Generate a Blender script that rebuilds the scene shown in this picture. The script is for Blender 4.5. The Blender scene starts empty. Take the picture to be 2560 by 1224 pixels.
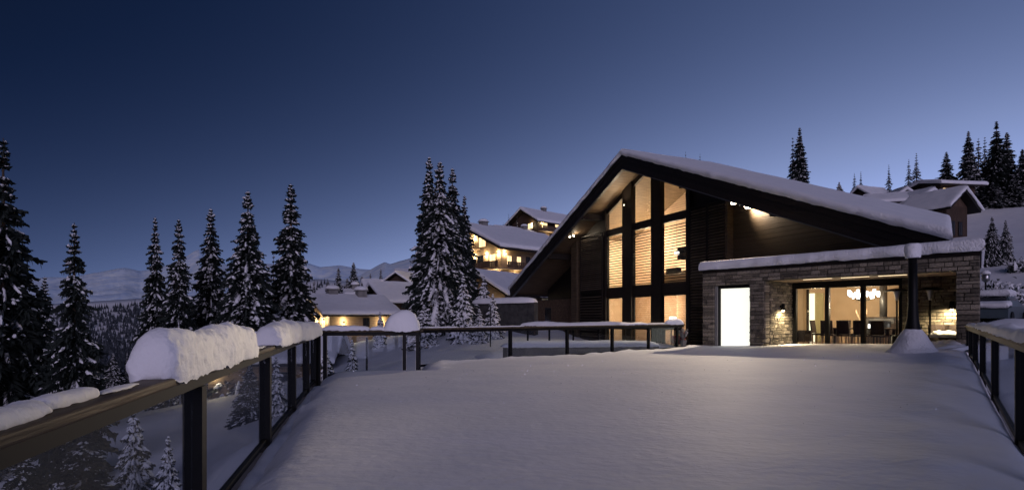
import bpy, math, random
import numpy as np
from mathutils import Vector

random.seed(7)
sc = bpy.context.scene
COL = sc.collection
R = math.radians

# ---------------------------------------------------------------- camera
CAMH, FPX, HY = 1.25, 1350.0, 790.0          # eye height, focal length in photo pixels, horizon row
cam = bpy.data.cameras.new('camera')
cam_o = bpy.data.objects.new('camera', cam)
COL.objects.link(cam_o)
cam.sensor_width = 36.0
cam.lens = FPX / 2560 * 36
cam.shift_y = (HY - 612) / 2560
cam.clip_end = 20000
cam.clip_start = 0.05
cam_o.location = (0, 0, CAMH)
cam_o.rotation_euler = (R(90), 0, 0)
sc.camera = cam_o

# ---------------------------------------------------------------- dusk sky
W = bpy.data.worlds.new('World')
sc.world = W
W.use_nodes = True
nt = W.node_tree
N, LK = nt.nodes, nt.links


def wmath(op, a, b=None, clamp=False):
    n = N.new('ShaderNodeMath')
    n.operation = op
    n.use_clamp = clamp
    for i, v in enumerate((a, b)):
        if v is None:
            continue
        if isinstance(v, (int, float)):
            n.inputs[i].default_value = v
        else:
            LK.new(v, n.inputs[i])
    return n.outputs[0]


tc = N.new('ShaderNodeTexCoord')
sx = N.new('ShaderNodeSeparateXYZ')
LK.new(tc.outputs['Generated'], sx.inputs[0])
gx, gy, gz = sx.outputs
GAZ = R(48)                                   # afterglow of the set sun, to the right of the view
dot = wmath('ADD', wmath('MULTIPLY', gx, math.sin(GAZ)), wmath('MULTIPLY', gy, math.cos(GAZ)))
el = wmath('MAXIMUM', gz, 0.03)
el2 = wmath('MINIMUM', el, 0.60)
fall = wmath('MULTIPLY', el2, wmath('ADD', wmath('MULTIPLY', el2, 6.67), -8.22))
lg = wmath('ADD', wmath('ADD', wmath('MULTIPLY', dot, 2.205), fall), -1.08)
rat = wmath('MULTIPLY', wmath('ADD', lg, 3.1), 1 / 2.4, clamp=True)
lum = wmath('MINIMUM', wmath('EXPONENT', lg), 0.85)
cmb = N.new('ShaderNodeCombineColor')
LK.new(wmath('MULTIPLY', lum, wmath('ADD', wmath('MULTIPLY', rat, 0.276), 0.1325)), cmb.inputs[0])
LK.new(wmath('MULTIPLY', lum, wmath('ADD', wmath('MULTIPLY', rat, 0.225), 0.310)), cmb.inputs[1])
LK.new(lum, cmb.inputs[2])
LK.new(cmb.outputs[0], N['Background'].inputs[0])
N['Background'].inputs[1].default_value = 1.0

# soft violet evening light from behind the camera
sl = bpy.data.lights.new('evening_sun', 'SUN')
sl.energy = 1.1
sl.color = (0.80, 0.71, 1.0)
sl.angle = R(40)
so = bpy.data.objects.new('evening_sun', sl)
COL.objects.link(so)
so.rotation_euler = Vector((0.10, -0.97, 0.27)).to_track_quat('Z', 'Y').to_euler()

sc.view_settings.view_transform = 'Standard'
sc.view_settings.look = 'None'
sc.view_settings.exposure = 0.0
sc.view_settings.gamma = 1.0
try:
    sc.cycles.max_bounces = 6
    sc.cycles.diffuse_bounces = 3
    sc.cycles.glossy_bounces = 2
    sc.cycles.transparent_max_bounces = 24
    sc.cycles.caustics_reflective = False
    sc.cycles.caustics_refractive = False
    sc.cycles.sample_clamp_indirect = 3.0
    sc.cycles.use_denoising = True
except Exception:
    pass


# ---------------------------------------------------------------- helpers
def at(px, py, Y):
    return np.array(((px - 1280) / FPX * Y, Y, CAMH + (HY - py) / FPX * Y))


rng = np.random.default_rng(11)
_T = rng.random((64, 64, 64))


def vnoise(p):
    """value noise in 0..1, p is (n,3)"""
    p = np.asarray(p, float)
    i = np.floor(p).astype(int)
    f = p - i
    f = f * f * (3 - 2 * f)
    i0 = i & 63
    i1 = (i + 1) & 63
    out = 0
    for dx in (0, 1):
        for dy in (0, 1):
            for dz in (0, 1):
                w = (f[:, 0] if dx else 1 - f[:, 0]) * (f[:, 1] if dy else 1 - f[:, 1]) * (f[:, 2] if dz else 1 - f[:, 2])
                out = out + w * _T[(i1 if dx else i0)[:, 0], (i1 if dy else i0)[:, 1], (i1 if dz else i0)[:, 2]]
    return out


def fbm(p, octv=4):
    p = np.asarray(p, float)
    s, a, t = 0, 0.5, 0
    for k in range(octv):
        s = s + a * (vnoise(p * 2 ** k + 17.3 * k) - 0.5)
        t += a
        a *= 0.5
    return s / t * 2


def put(name, verts, faces, mat, parent=None, smooth=False, off=None):
    me = bpy.data.meshes.new(name)
    v = np.asarray(verts, float)
    if off is not None:
        v = v - np.asarray(off)
    me.from_pydata(v.tolist(), [], [tuple(int(i) for i in f) for f in faces])
    me.materials.append(mat)
    if smooth:
        me.polygons.foreach_set('use_smooth', [True] * len(me.polygons))
    me.update()
    o = bpy.data.objects.new(name, me)
    COL.objects.link(o)
    if parent is not None:
        o.parent = parent
    return o


WOFF = {}


def thing(name, label, cat, loc, rz=0, group=None):
    o = bpy.data.objects.new(name, None)
    o.empty_display_size = 0.2
    COL.objects.link(o)
    o.location = [float(x) for x in loc]
    o.rotation_euler = (0, 0, rz)
    return tag(o, label, cat, group)


def tag(o, label, cat, group=None):
    o['label'] = label
    o['category'] = cat
    if group:
        o['group'] = group
    return o


def struct(o, kind='structure'):
    o['kind'] = kind
    return o


def root_off(o):
    while o.parent is not None:
        o = o.parent
    return np.array(o.location)


class MB:
    def __init__(s):
        s.v, s.f = [], []

    def add(s, v, f):
        b = len(s.v)
        s.v.extend([tuple(map(float, x)) for x in v])
        s.f.extend([tuple(int(i) + b for i in q) for q in f])
        return s

    def hexa(s, p):
        return s.add(p, [(0, 3, 2, 1), (4, 5, 6, 7), (0, 1, 5, 4), (1, 2, 6, 5), (2, 3, 7, 6), (3, 0, 4, 7)])

    def box(s, x0, x1, y0, y1, z0, z1):
        return s.hexa([(x0, y0, z0), (x1, y0, z0), (x1, y1, z0), (x0, y1, z0), (x0, y0, z1), (x1, y0, z1), (x1, y1, z1), (x0, y1, z1)])

    def fbox(s, fr, s0, s1, t0, t1, z0, z1):
        c = [(s0, t0), (s1, t0), (s1, t1), (s0, t1)]
        return s.hexa([fr.P(a, b, z0) for a, b in c] + [fr.P(a, b, z1) for a, b in c])

    def bar(s, a, b, w, h, up=(0, 0, 1)):
        """box beam from a to b, w wide, h tall, centred"""
        a, b = np.array(a, float), np.array(b, float)
        d = (b - a) / np.linalg.norm(b - a)
        sd = np.cross(d, np.array(up, float))
        sd /= np.linalg.norm(sd)
        u = np.cross(sd, d)
        o = [(-w / 2, -h / 2), (w / 2, -h / 2), (w / 2, h / 2), (-w / 2, h / 2)]
        return s.hexa([a + sd * x + u * y for x, y in o] + [b + sd * x + u * y for x, y in o])

    def lathe(s, c, prof, n=16):
        c = np.array(c, float)
        v, f = [], []
        for r, z in prof:
            for k in range(n):
                t = 2 * math.pi * k / n
                v.append((c[0] + r * math.cos(t), c[1] + r * math.sin(t), c[2] + z))
        for i in range(len(prof) - 1):
            for k in range(n):
                f.append((i * n + k, i * n + (k + 1) % n, (i + 1) * n + (k + 1) % n, (i + 1) * n + k))
        f.append(tuple(range(n - 1, -1, -1)))
        f.append(tuple((len(prof) - 1) * n + k for k in range(n)))
        return s.add(v, f)

    def prism(s, poly, fr, t0, t1):
        """polygon of (s,z) in frame fr pulled from t0 to t1"""
        n = len(poly)
        v = [fr.P(a, t0, z) for a, z in poly] + [fr.P(a, t1, z) for a, z in poly]
        f = [tuple(range(n)), tuple(range(2 * n - 1, n - 1, -1))]
        f += [(i, i + n, (i + 1) % n + n, (i + 1) % n) for i in range(n)]
        return s.add(v, f)

    def build(s, name, mat, parent=None, smooth=False, local=False):
        off = None
        if parent is not None and not local:
            off = root_off(parent)
        return put(name, s.v, s.f, mat, parent, smooth, off)


class Frame:
    def __init__(s, vpx, px0=None, Y0=None):
        d = np.array((1280 - vpx, -FPX))
        s.u = d / np.linalg.norm(d)
        s.n = np.array((-s.u[1], s.u[0]))
        s.ang = math.atan2(s.u[1], s.u[0])
        if px0:
            s.t0 = float(s.n @ at(px0, HY, Y0)[:2])

    def P(s, a, t, z):
        q = s.u * a + s.n * t
        return np.array((q[0], q[1], z))

    def lam(s, px, t):
        k = (px - 1280) / FPX
        return t / (s.n[0] * k + s.n[1])

    def s_(s, px, t):
        l = s.lam(px, t)
        return float(s.u @ np.array(((px - 1280) / FPX * l, l)))

    def z_(s, px, py, t):
        return CAMH + (HY - py) / FPX * s.lam(px, t)


def lamp(name, loc, watts, color, parent=None, radius=0.06, spot=None, aim=None, blend=0.6):
    l = bpy.data.lights.new(name, 'SPOT' if spot else 'POINT')
    l.energy = watts
    l.color = color
    l.shadow_soft_size = radius
    if spot:
        l.spot_size = R(spot)
        l.spot_blend = blend
    o = bpy.data.objects.new(name, l)
    COL.objects.link(o)
    loc = np.array(loc, float)
    if parent is not None:
        o.parent = parent
        loc = loc - root_off(parent)
    o.location = loc.tolist()
    if aim is not None:
        o.rotation_euler = (-Vector(aim)).to_track_quat('Z', 'Y').to_euler()
    return o


# ---------------------------------------------------------------- materials
def newmat(name):
    m = bpy.data.materials.new(name)
    m.use_nodes = True
    t = m.node_tree
    return m, t.nodes, t.links, t.nodes['Principled BSDF']


def mat(name, c1, c2=None, rough=0.7, scale=4.0, stretch=(1, 1, 1), ang=0.0, bump=0.0, bscale=None, rnd=0.0,
        spec=0.3, detail=4.0, metal=0.0, lines=None, bdist=0.02):
    m, n, l, b = newmat(name)
    b.inputs['Roughness'].default_value = rough
    b.inputs['Metallic'].default_value = metal
    b.inputs['Specular IOR Level'].default_value = spec
    c2 = c2 or c1
    tcn = n.new('ShaderNodeTexCoord')
    mp = n.new('ShaderNodeMapping')
    mp.inputs['Rotation'].default_value = (0, 0, -ang)
    rotv = mp.outputs[0]
    mp2 = n.new('ShaderNodeMapping')
    mp2.inputs['Scale'].default_value = stretch
    l.new(tcn.outputs['Object'], mp.inputs[0])
    l.new(rotv, mp2.inputs[0])
    nz = n.new('ShaderNodeTexNoise')
    nz.inputs['Scale'].default_value = scale
    nz.inputs['Detail'].default_value = detail
    l.new(mp2.outputs[0], nz.inputs['Vector'])
    rp = n.new('ShaderNodeValToRGB')
    rp.color_ramp.elements[0].position = 0.3
    rp.color_ramp.elements[1].position = 0.7
    rp.color_ramp.elements[0].color = (*c1, 1)
    rp.color_ramp.elements[1].color = (*c2, 1)
    l.new(nz.outputs[0], rp.inputs[0])
    col = rp.outputs[0]
    if rnd:
        oi = n.new('ShaderNodeObjectInfo')
        mr = n.new('ShaderNodeMapRange')
        mr.inputs[3].default_value = 1 - rnd
        mr.inputs[4].default_value = 1 + rnd
        l.new(oi.outputs['Random'], mr.inputs[0])
        mx = n.new('ShaderNodeVectorMath')
        mx.operation = 'SCALE'
        l.new(col, mx.inputs[0])
        l.new(mr.outputs[0], mx.inputs['Scale'])
        col = mx.outputs[0]
    h = None
    if lines:                                   # fine plank joints: (axis, period)
        sp = n.new('ShaderNodeSeparateXYZ')
        l.new(rotv, sp.inputs[0])
        md = n.new('ShaderNodeMath')
        md.operation = 'MODULO'
        ad = n.new('ShaderNodeMath')
        ad.operation = 'ADD'
        ad.inputs[1].default_value = 500
        l.new(sp.outputs[lines[0]], ad.inputs[0])
        l.new(ad.outputs[0], md.inputs[0])
        md.inputs[1].default_value = lines[1]
        lt = n.new('ShaderNodeMath')
        lt.operation = 'LESS_THAN'
        lt.inputs[1].default_value = lines[1] * 0.09
        l.new(md.outputs[0], lt.inputs[0])
        mx = n.new('ShaderNodeMix')
        mx.data_type = 'RGBA'
        l.new(lt.outputs[0], mx.inputs[0])
        l.new(col, mx.inputs[6])
        mx.inputs[7].default_value = (c1[0] * .35, c1[1] * .35, c1[2] * .35, 1)
        col = mx.outputs[2]
    l.new(col, b.inputs['Base Color'])
    if bump:
        nb = n.new('ShaderNodeTexNoise')
        nb.inputs['Scale'].default_value = bscale or scale * 3
        nb.inputs['Detail'].default_value = 5
        l.new(mp2.outputs[0], nb.inputs['Vector'])
        bp = n.new('ShaderNodeBump')
        bp.inputs['Strength'].default_value = bump
        bp.inputs['Distance'].default_value = bdist
        l.new(nb.outputs[0], bp.inputs['Height'])
        l.new(bp.outputs[0], b.inputs['Normal'])
    return m


def emis(name, color, strength):
    m, n, l, b = newmat(name)
    b.inputs['Base Color'].default_value = (*[c * .5 for c in color], 1)
    b.inputs['Emission Color'].default_value = (*color, 1)
    b.inputs['Emission Strength'].default_value = strength
    return m


def glass(name, tint=(0.9, 0.93, 0.95), rough=0.0, base=0.05):
    m, n, l, b = newmat(name)
    n.remove(b)
    tr = n.new('ShaderNodeBsdfTransparent')
    tr.inputs[0].default_value = (*tint, 1)
    gl = n.new('ShaderNodeBsdfGlossy')
    gl.inputs['Roughness'].default_value = rough
    gl.inputs['Color'].default_value = (.9, .9, .9, 1)
    fr = n.new('ShaderNodeLayerWeight')
    fr.inputs[0].default_value = 0.25
    mp = n.new('ShaderNodeMapRange')
    mp.inputs[3].default_value = base
    mp.inputs[4].default_value = 0.6
    l.new(fr.outputs['Facing'], mp.inputs[0])
    pw = n.new('ShaderNodeMath')
    pw.operation = 'POWER'
    pw.inputs[1].default_value = 3
    l.new(fr.outputs['Facing'], pw.inputs[0])
    l.new(pw.outputs[0], mp.inputs[0])
    mx = n.new('ShaderNodeMixShader')
    l.new(mp.outputs[0], mx.inputs[0])
    l.new(tr.outputs[0], mx.inputs[1])
    l.new(gl.outputs[0], mx.inputs[2])
    l.new(mx.outputs[0], n['Material Output'].inputs[0])
    return m


def snowmat(name, bump=0.35, bscale=9.0, bdist=0.03, stretch=(1, 1, 1)):
    m = mat(name, (.80, .81, .84), (.88, .88, .90), rough=.65, scale=1.5, stretch=stretch, bump=bump, bscale=bscale, spec=.25, bdist=bdist)
    return m


CF = Frame(700)                                # big chalet facade
AF = Frame(150, 1760, 22.5)                    # stone annex front
SNOW = snowmat('snow', .3, 7.0, .03)
SNOW_T = snowmat('snow_terrace', .6, 9.0, .03, stretch=(.8, 1.15, 1))
SNOW_L = snowmat('snow_lump_mat', .6, 34.0, .015)
SNOW_R = snowmat('snow_roof', .8, 18.0, .05)
SNOW_TREE = snowmat('snow_tree', .2, 8.0, .03)
NEEDLE = mat('needles', (.016, .022, .020), (.045, .055, .050), rough=.8, scale=3, spec=.1)
BARK = mat('bark', (.05, .035, .025), (.10, .07, .05), rough=.9, scale=8)
DARKW = mat('dark_wood', (.007, .0055, .0045), (.020, .014, .011), rough=.55, scale=3, stretch=(1, 1, 12), ang=CF.ang, bump=.3, rnd=.35)
CLAD = mat('clad_wood', (.050, .035, .022), (.105, .075, .048), rough=.6, scale=1.6, stretch=(.6, 2, 9), ang=CF.ang, bump=.25, rnd=.25)
SOFF = mat('soffit_wood', (.10, .068, .040), (.18, .125, .075), rough=.6, scale=2, stretch=(8, .6, 1), ang=CF.ang, bump=.15, lines=(0, .14))
PALEW = mat('pale_wood', (.42, .29, .20), (.58, .42, .29), rough=.6, scale=2, stretch=(.5, .5, 8), ang=CF.ang, lines=(2, .16))
BEIGE = mat('beige_plaster', (.50, .38, .26), (.56, .43, .30), rough=.8, scale=2)
FLOORW = mat('floor_boards', (.16, .10, .06), (.24, .16, .10), rough=.35, scale=2, stretch=(1, 8, 1))
BLACK = mat('black_steel', (.0035, .0035, .004), (.006, .006, .006), rough=.5, scale=8, spec=.18)
RAILW = mat('rail_wood', (.034, .025, .016), (.105, .078, .048), rough=.55, scale=5, stretch=(3, .25, 3), ang=.263, bump=.4, spec=.2)
GLASS = glass('glass', base=.03)
RGLASS = glass('rail_glass', (.74, .78, .83), base=.025)
STONE = mat('stone', (.095, .086, .068), (.32, .27, .20), rough=.85, scale=6, bump=.9, bscale=16, rnd=.55)
MORTAR = mat('mortar', (.028, .026, .024), (.05, .045, .04), rough=.95, scale=6)
BRICKB = mat('brown_stone', (.09, .06, .042), (.17, .115, .08), rough=.9, scale=6, bump=.5)
CONC = mat('concrete', (.16, .155, .15), (.24, .23, .22), rough=.9, scale=2, bump=.2)
BARN = mat('barn_wood', (.05, .030, .020), (.11, .070, .048), rough=.7, scale=2, stretch=(6, 6, .6), rnd=.3, lines=(1, .22))
TANW = mat('tan_wood', (.22, .15, .09), (.32, .23, .14), rough=.7, scale=2, stretch=(1, 1, 9), lines=(2, .2))
WARM = emis('lit_window', (1.0, .70, .36), 1.6)
WARM2 = emis('lit_bulb', (1.0, .78, .48), 14.0)
WHITEP = emis('lit_frosted_pane', (1.0, .985, .86), 1.05)
WHITEB = emis('lit_lamp_shade', (1.0, .93, .82), 4.0)
GREY = mat('grey_metal', (.10, .10, .10), (.14, .14, .14), rough=.4, metal=.6)
STEEL = mat('steel', (.35, .35, .35), (.45, .45, .45), rough=.3, metal=.9)
PANED = mat('dark_pane', (.012, .014, .018), (.02, .022, .03), rough=.1, spec=.6)
DARKF = mat('dark_fabric', (.022, .016, .014), (.05, .035, .03), rough=.9, scale=20)
REDF = mat('red_fabric', (.35, .02, .03), (.45, .03, .04), rough=.9)
ROCK = mat('mountain_snow_hazed', (.52, .68, .92), (.90, .98, 1.0), rough=.9, scale=.016, stretch=(1, 1, 2.5), bump=.6, bscale=.05, bdist=8, detail=8)  # blue haze and sky light tinted into the snow colour
CARP = mat('car_paint', (.06, .085, .10), (.07, .095, .11), rough=.3, spec=.5)


# ---------------------------------------------------------------- the ground: one snow sheet
def rbf(pts):
    p = np.array(pts, float)
    xy = p[:, :2] / 20
    d = np.linalg.norm(xy[:, None] - xy[None], axis=2)
    A = np.zeros((len(p) + 3, len(p) + 3))
    A[:len(p), :len(p)] = d + np.eye(len(p)) * .02
    Q = np.c_[np.ones(len(p)), xy]
    A[:len(p), len(p):] = Q
    A[len(p):, :len(p)] = Q.T
    w = np.linalg.solve(A, np.r_[p[:, 2], 0, 0, 0])

    def f(x, y):
        q = np.c_[np.ravel(x), np.ravel(y)] / 20
        dd = np.linalg.norm(q[:, None] - xy[None], axis=2)
        return (dd @ w[:len(p)] + w[len(p)] + q @ w[len(p) + 1:]).reshape(np.shape(x))
    return f


GP = [(-3.2, 15.5, -.75), (-1, 19, -.75), (-4, 26, -.55), (-9, 40, -.9), (-3, 40, .1), (0, 44, .4), (4, 26, -.8), (10, 32, -.8), (6, 40, -.4),
      (-16, 57, -1.3), (-10, 66, -.6), (-20, 36, -4.2), (-12, 26, -3.6), (-7.5, 14, -2.5), (-6, 9, -3.0), (-4, 3, -3.2), (-10, 12, -4.8), (-14, 18, -5.0),
      (-22, 24, -4.2), (-30, 60, -5), (-45, 45, -10), (-80, 100, -19), (-150, 200, -36), (-60, 60, -13), (-20, 5, -8), (-50, 5, -14),
      (0, 84, 5.2), (6, 90, 6.5), (-16, 92, 1.2), (4, 120, 16), (20, 62, 6), (40, 56, 9.3), (52, 62, 11), (62, 80, 17.2), (76, 84, 18.0), (46, 50, 8.3),
      (30, 35, 4.1), (24, 27, 1.0), (21, 23.5, .65), (18, 20, .5), (15.5, 17, .2), (9.5, 10, -.9), (9, 5, -1.2), (6, -8, -1.5), (-6, -8, -2.5), (30, 100, 17), (60, 110, 21),
      (100, 110, 22), (20, 150, 24), (-40, 150, -6), (-60, 260, -20), (60, 300, 40), (140, 300, 40), (-200, 400, -40), (-300, 200, -60), (200, 120, 30), (120, 40, 22), (60, 10, 6), (40, 20, 4.5)]
ground_f = rbf(GP)


def ground_z(x, y):
    x, y = np.asarray(x, float), np.asarray(y, float)
    z = ground_f(x, y)
    z = z + fbm(np.c_[x.ravel() / 4, y.ravel() / 4, 0 * x.ravel()], 3).reshape(x.shape) * .22
    # flat under the chalet and the annex
    t = CF.n[0] * x + CF.n[1] * y
    s = CF.u[0] * x + CF.u[1] * y
    inside = np.clip((t - 20.5) / 1.0, 0, 1) * np.clip((28.6 - t) / 1.6, 0, 1) * np.clip((s + 46) / 1.5, 0, 1) * np.clip((-10 - s) / 1.5, 0, 1)
    z = z * (1 - inside) + np.minimum(z, -.75) * inside
    # under the terrace
    xl = np.where(y < 12.6, -1.19 - .27 * y, -2.3 + 1.2308 * (y - 13.6))
    xr = np.where(y < 15.9, 1.02 + .78 * y, 13.65 - .844 * (y - 15.75) + 9)
    ter = np.clip((x - xl) / .4, 0, 1) * np.clip((xr - x) / .4, 0, 1) * (y < 24) * (y > -6)
    z = z * (1 - ter) + np.minimum(z, -.9) * ter
    return z


def gz_at(x, y):
    return float(ground_z(np.array([x]), np.array([y]))[0])


def grid_faces(nu, nv):
    i, j = np.meshgrid(np.arange(nu - 1), np.arange(nv - 1), indexing='ij')
    a = (i * nv + j).ravel()
    return np.c_[a, a + nv, a + nv + 1, a + 1]


xs = np.r_[np.linspace(-900, -80, 24)[:-1], np.linspace(-80, -28, 28)[:-1], np.linspace(-28, 34, 125)[:-1], np.linspace(34, 110, 50)[:-1], np.linspace(110, 700, 14)]
ys = np.r_[np.linspace(-40, -2, 12)[:-1], np.linspace(-2, 48, 105)[:-1], np.linspace(48, 130, 66)[:-1], np.linspace(130, 900, 26)]
GXm, GYm = np.meshgrid(xs, ys, indexing='ij')
GZm = ground_z(GXm, GYm)
struct(put('ground', np.c_[GXm.ravel(), GYm.ravel(), GZm.ravel()], grid_faces(len(xs), len(ys)), SNOW, smooth=True))


# far slopes and mountains: height fields over (angle, depth)
def ridge(name, prof, ybase, Y0, Y1, m, rough, nb=26, step=5, seed=0, k=1.0):
    pxs = np.arange(prof[0][0], prof[-1][0] + 1, step)
    top = np.interp(pxs, [p[0] for p in prof], [p[1] for p in prof])
    b = np.linspace(0, 1, nb)
    P, B = np.meshgrid(pxs, b, indexing='ij')
    T = np.repeat(top[:, None], nb, 1)
    Y = Y0 + (Y1 - Y0) * B
    py = ybase + (T - ybase) * B ** k
    X = (P - 1280) / FPX * Y
    Z = CAMH + (HY - py) / FPX * Y
    n1 = fbm(np.c_[X.ravel() / rough[1], Y.ravel() / rough[1], np.full(X.size, seed)], 6).reshape(X.shape)
    Z = Z + n1 * rough[0] * np.sin(np.pi * np.clip(B * .93 + .04, 0, 1)) ** .6
    # back side drops away
    X = np.c_[X, X[:, -1:] * 1.2]
    Y = np.c_[Y, Y[:, -1:] * 1.2]
    Z = np.c_[Z, Z[:, -1:] - 150]
    o = put(name, np.c_[X.ravel(), Y.ravel(), Z.ravel()], grid_faces(len(pxs), nb + 1), m, smooth=True)
    struct(o)
    return X, Y, Z


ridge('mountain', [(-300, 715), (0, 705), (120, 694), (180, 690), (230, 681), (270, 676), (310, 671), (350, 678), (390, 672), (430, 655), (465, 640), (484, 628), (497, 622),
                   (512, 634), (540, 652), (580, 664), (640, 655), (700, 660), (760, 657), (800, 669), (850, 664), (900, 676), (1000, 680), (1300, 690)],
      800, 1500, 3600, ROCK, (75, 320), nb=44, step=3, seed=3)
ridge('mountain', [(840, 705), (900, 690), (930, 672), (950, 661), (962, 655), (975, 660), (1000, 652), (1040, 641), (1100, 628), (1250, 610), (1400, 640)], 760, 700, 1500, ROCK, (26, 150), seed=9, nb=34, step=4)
fx, fy, fz = ridge('hillside', [(-500, 775), (0, 765), (200, 757), (300, 748), (380, 742), (500, 738), (640, 724), (700, 712), (760, 700), (800, 696), (860, 702), (960, 724), (1100, 740)],
                   960, 260, 800, SNOW, (9, 90), seed=5, step=8)

# the wood on the far slope reads as one mass
FOREST = mat('far_forest', (.006, .010, .010), (.10, .11, .13), rough=.9, scale=.55, detail=6, spec=.05)


def far_wood():
    r = np.random.default_rng(4)
    V, F = [], []
    ni, nj = fx.shape
    cnt = 0
    for k in range(9000):
        i = r.integers(0, ni - 1)
        j = r.integers(2, nj - 3)
        a, b = r.random(2)
        x = fx[i, j] * (1 - a) + fx[i + 1, j] * a
        yy = fy[i, j] * (1 - b) + fy[i, j + 1] * b
        x = x * yy / fy[i, j]
        z = fz[i, j] * (1 - b) + fz[i, j + 1] * b
        px = x / yy * FPX + 1280
        py = HY - (z - CAMH) / yy * FPX
        # clearings: the pale piste band across the slope
        if px < 480 and 742 + (px - 300) * -.06 < py < 766 + (px - 300) * -.10:
            continue
        if 740 < px < 860 and py > 722 + r.random() * 6:
            continue
        if vnoise(np.array([[x / 35, yy / 35, 2.2]]))[0] < .2:
            continue
        h = r.uniform(5.5, 10)
        w = h * r.uniform(.15, .21)
        n = 5
        base = len(V)
        t0 = r.random() * 6
        for rr, zz in ((w, .1 * h), (w * .35, .55 * h)):
            for q in range(n):
                t = t0 + 2 * math.pi * q / n
                V.append((x + rr * math.cos(t), yy + rr * math.sin(t), z + zz))
        V.append((x, yy, z + h))
        for q in range(n):
            F.append((base + q, base + (q + 1) % n, base + n + (q + 1) % n, base + n + q))
            F.append((base + n + q, base + n + (q + 1) % n, base + 2 * n))
        cnt += 1
    o = put('far_forest', V, F, FOREST)
    struct(o, 'stuff')
    o['label'] = 'dark snowy conifer forest covering the far valley slope'
    o['category'] = 'forest'


far_wood()

# ---------------------------------------------------------------- terrace
LEFTX = lambda y: -1.19 - .27 * y
RIGHTX = lambda y: 1.02 + .78 * y
# slab below the snow
slab = [(LEFTX(-4) - .12, -4), (LEFTX(12.4) - .12, 12.4), (-2.1, 12.8), (-2.5, 14.5), (7.1, 22.4), (8.6, 22.6), (13.9, 16.2), (RIGHTX(15.9) + .15, 15.9), (RIGHTX(-1) + .15, -1), (RIGHTX(-1) + .15, -4)]
nS = len(slab)
sv = [(x, y, -.34) for x, y in slab] + [(x, y, -3.2) for x, y in slab]
sf = [tuple(range(nS - 1, -1, -1))] + [(i, (i + 1) % nS, (i + 1) % nS + nS, i + nS) for i in range(nS)]
struct(put('terrace', sv, sf, CONC))

ter_f = rbf([(-2, 4, 0), (0, 2, 0), (-3.5, 10, 0), (-2.5, 13, -.02), (-1, 16, 0), (2.5, 18.4, -.03), (7, 22, .0), (8, 22.5, .02), (9.6, 20.6, .12), (11, 18.7, .2), (12.5, 16.9, .29), (13.6, 15.75, .34),
             (5.9, 6.3, -.12), (8, 8.9, .0), (9.7, 11.1, .14), (11.1, 13, .24), (3, 3, -.02), (5, 10, .0), (8, 15, .10), (0, 9, 0), (2, -3, 0), (-1, -3, 0), (16, 18, .3)])


def terrace_snow():
    yy = np.r_[np.linspace(-4, 12.1, 150), np.linspace(12.2, 12.62, 6), np.linspace(12.66, 14.5, 16), np.linspace(14.6, 24.6, 80)]
    nw = 170
    V = np.zeros((len(yy), nw + 2, 3))
    for i, y in enumerate(yy):
        if y < 12.64:
            xl = LEFTX(y) + .20
        elif y < 14.5:
            xl = -2.12 - (y - 12.64) * .2
        else:
            xl = -2.5 + 1.2308 * (y - 14.5) + .12
        xr = RIGHTX(y) - .05 if y < 15.7 else 13.6 - .844 * (y - 15.75) + 2.9
        if y > 15.7:
            xr = min(xr, RIGHTX(15.7) + 1.2)
        w = np.linspace(0, 1, nw) ** 1.15
        x = xl + (xr - xl) * w
        z = ter_f(x, np.full(nw, y))
        P = np.c_[x, np.full(nw, y), np.zeros(nw)]
        z = z + fbm(P * np.array((.35, 1.0, 1)), 3) * .022 + fbm(P * np.array((1.1, 4.5, 1)) + 9, 3) * .005
        el_ = x - xl
        er = xr - x
        lump = fbm(P * np.array((2.2, 1.1, 1)) + 4, 3)
        z = z - np.exp(-el_ / .16) * .22 * (1 + lump)
        if y > 12.7:
            z = z + np.exp(-((el_ - .35) / .35) ** 2) * (.05 + .10 * lump)
        if y < 15.7:
            wd = .35 + .25 * np.clip(lump, -1, 1)
            z = z - np.exp(-er / (wd * .5)) * .13 + np.exp(-((er - .9) / .5) ** 2) * .02 * (1 + 2 * lump)
        elif y < 17:
            z = z + np.exp(-((x - 13.4) / .8) ** 2) * .10 * (1 + 2 * fbm(P * 3, 3))
        # soft dip near the annex
        z = z - .035 * np.exp(-(((x - 9.6) / 1.0) ** 2 + ((y - 14.2) / .35) ** 2))
        V[i, 1:-1] = np.c_[x, np.full(nw, y), z]
        V[i, 0] = (xl - .01, y, -.5)
        V[i, -1] = (xr + .01, y, -.6)
    f = grid_faces(len(yy), nw + 2)[:, ::-1]
    o = put('terrace_snow', V.reshape(-1, 3), f, SNOW_T, smooth=True)
    struct(o)


terrace_snow()


def ter_z(x, y):
    return float(ter_f(np.array([x]), np.array([y]))[0])


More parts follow.
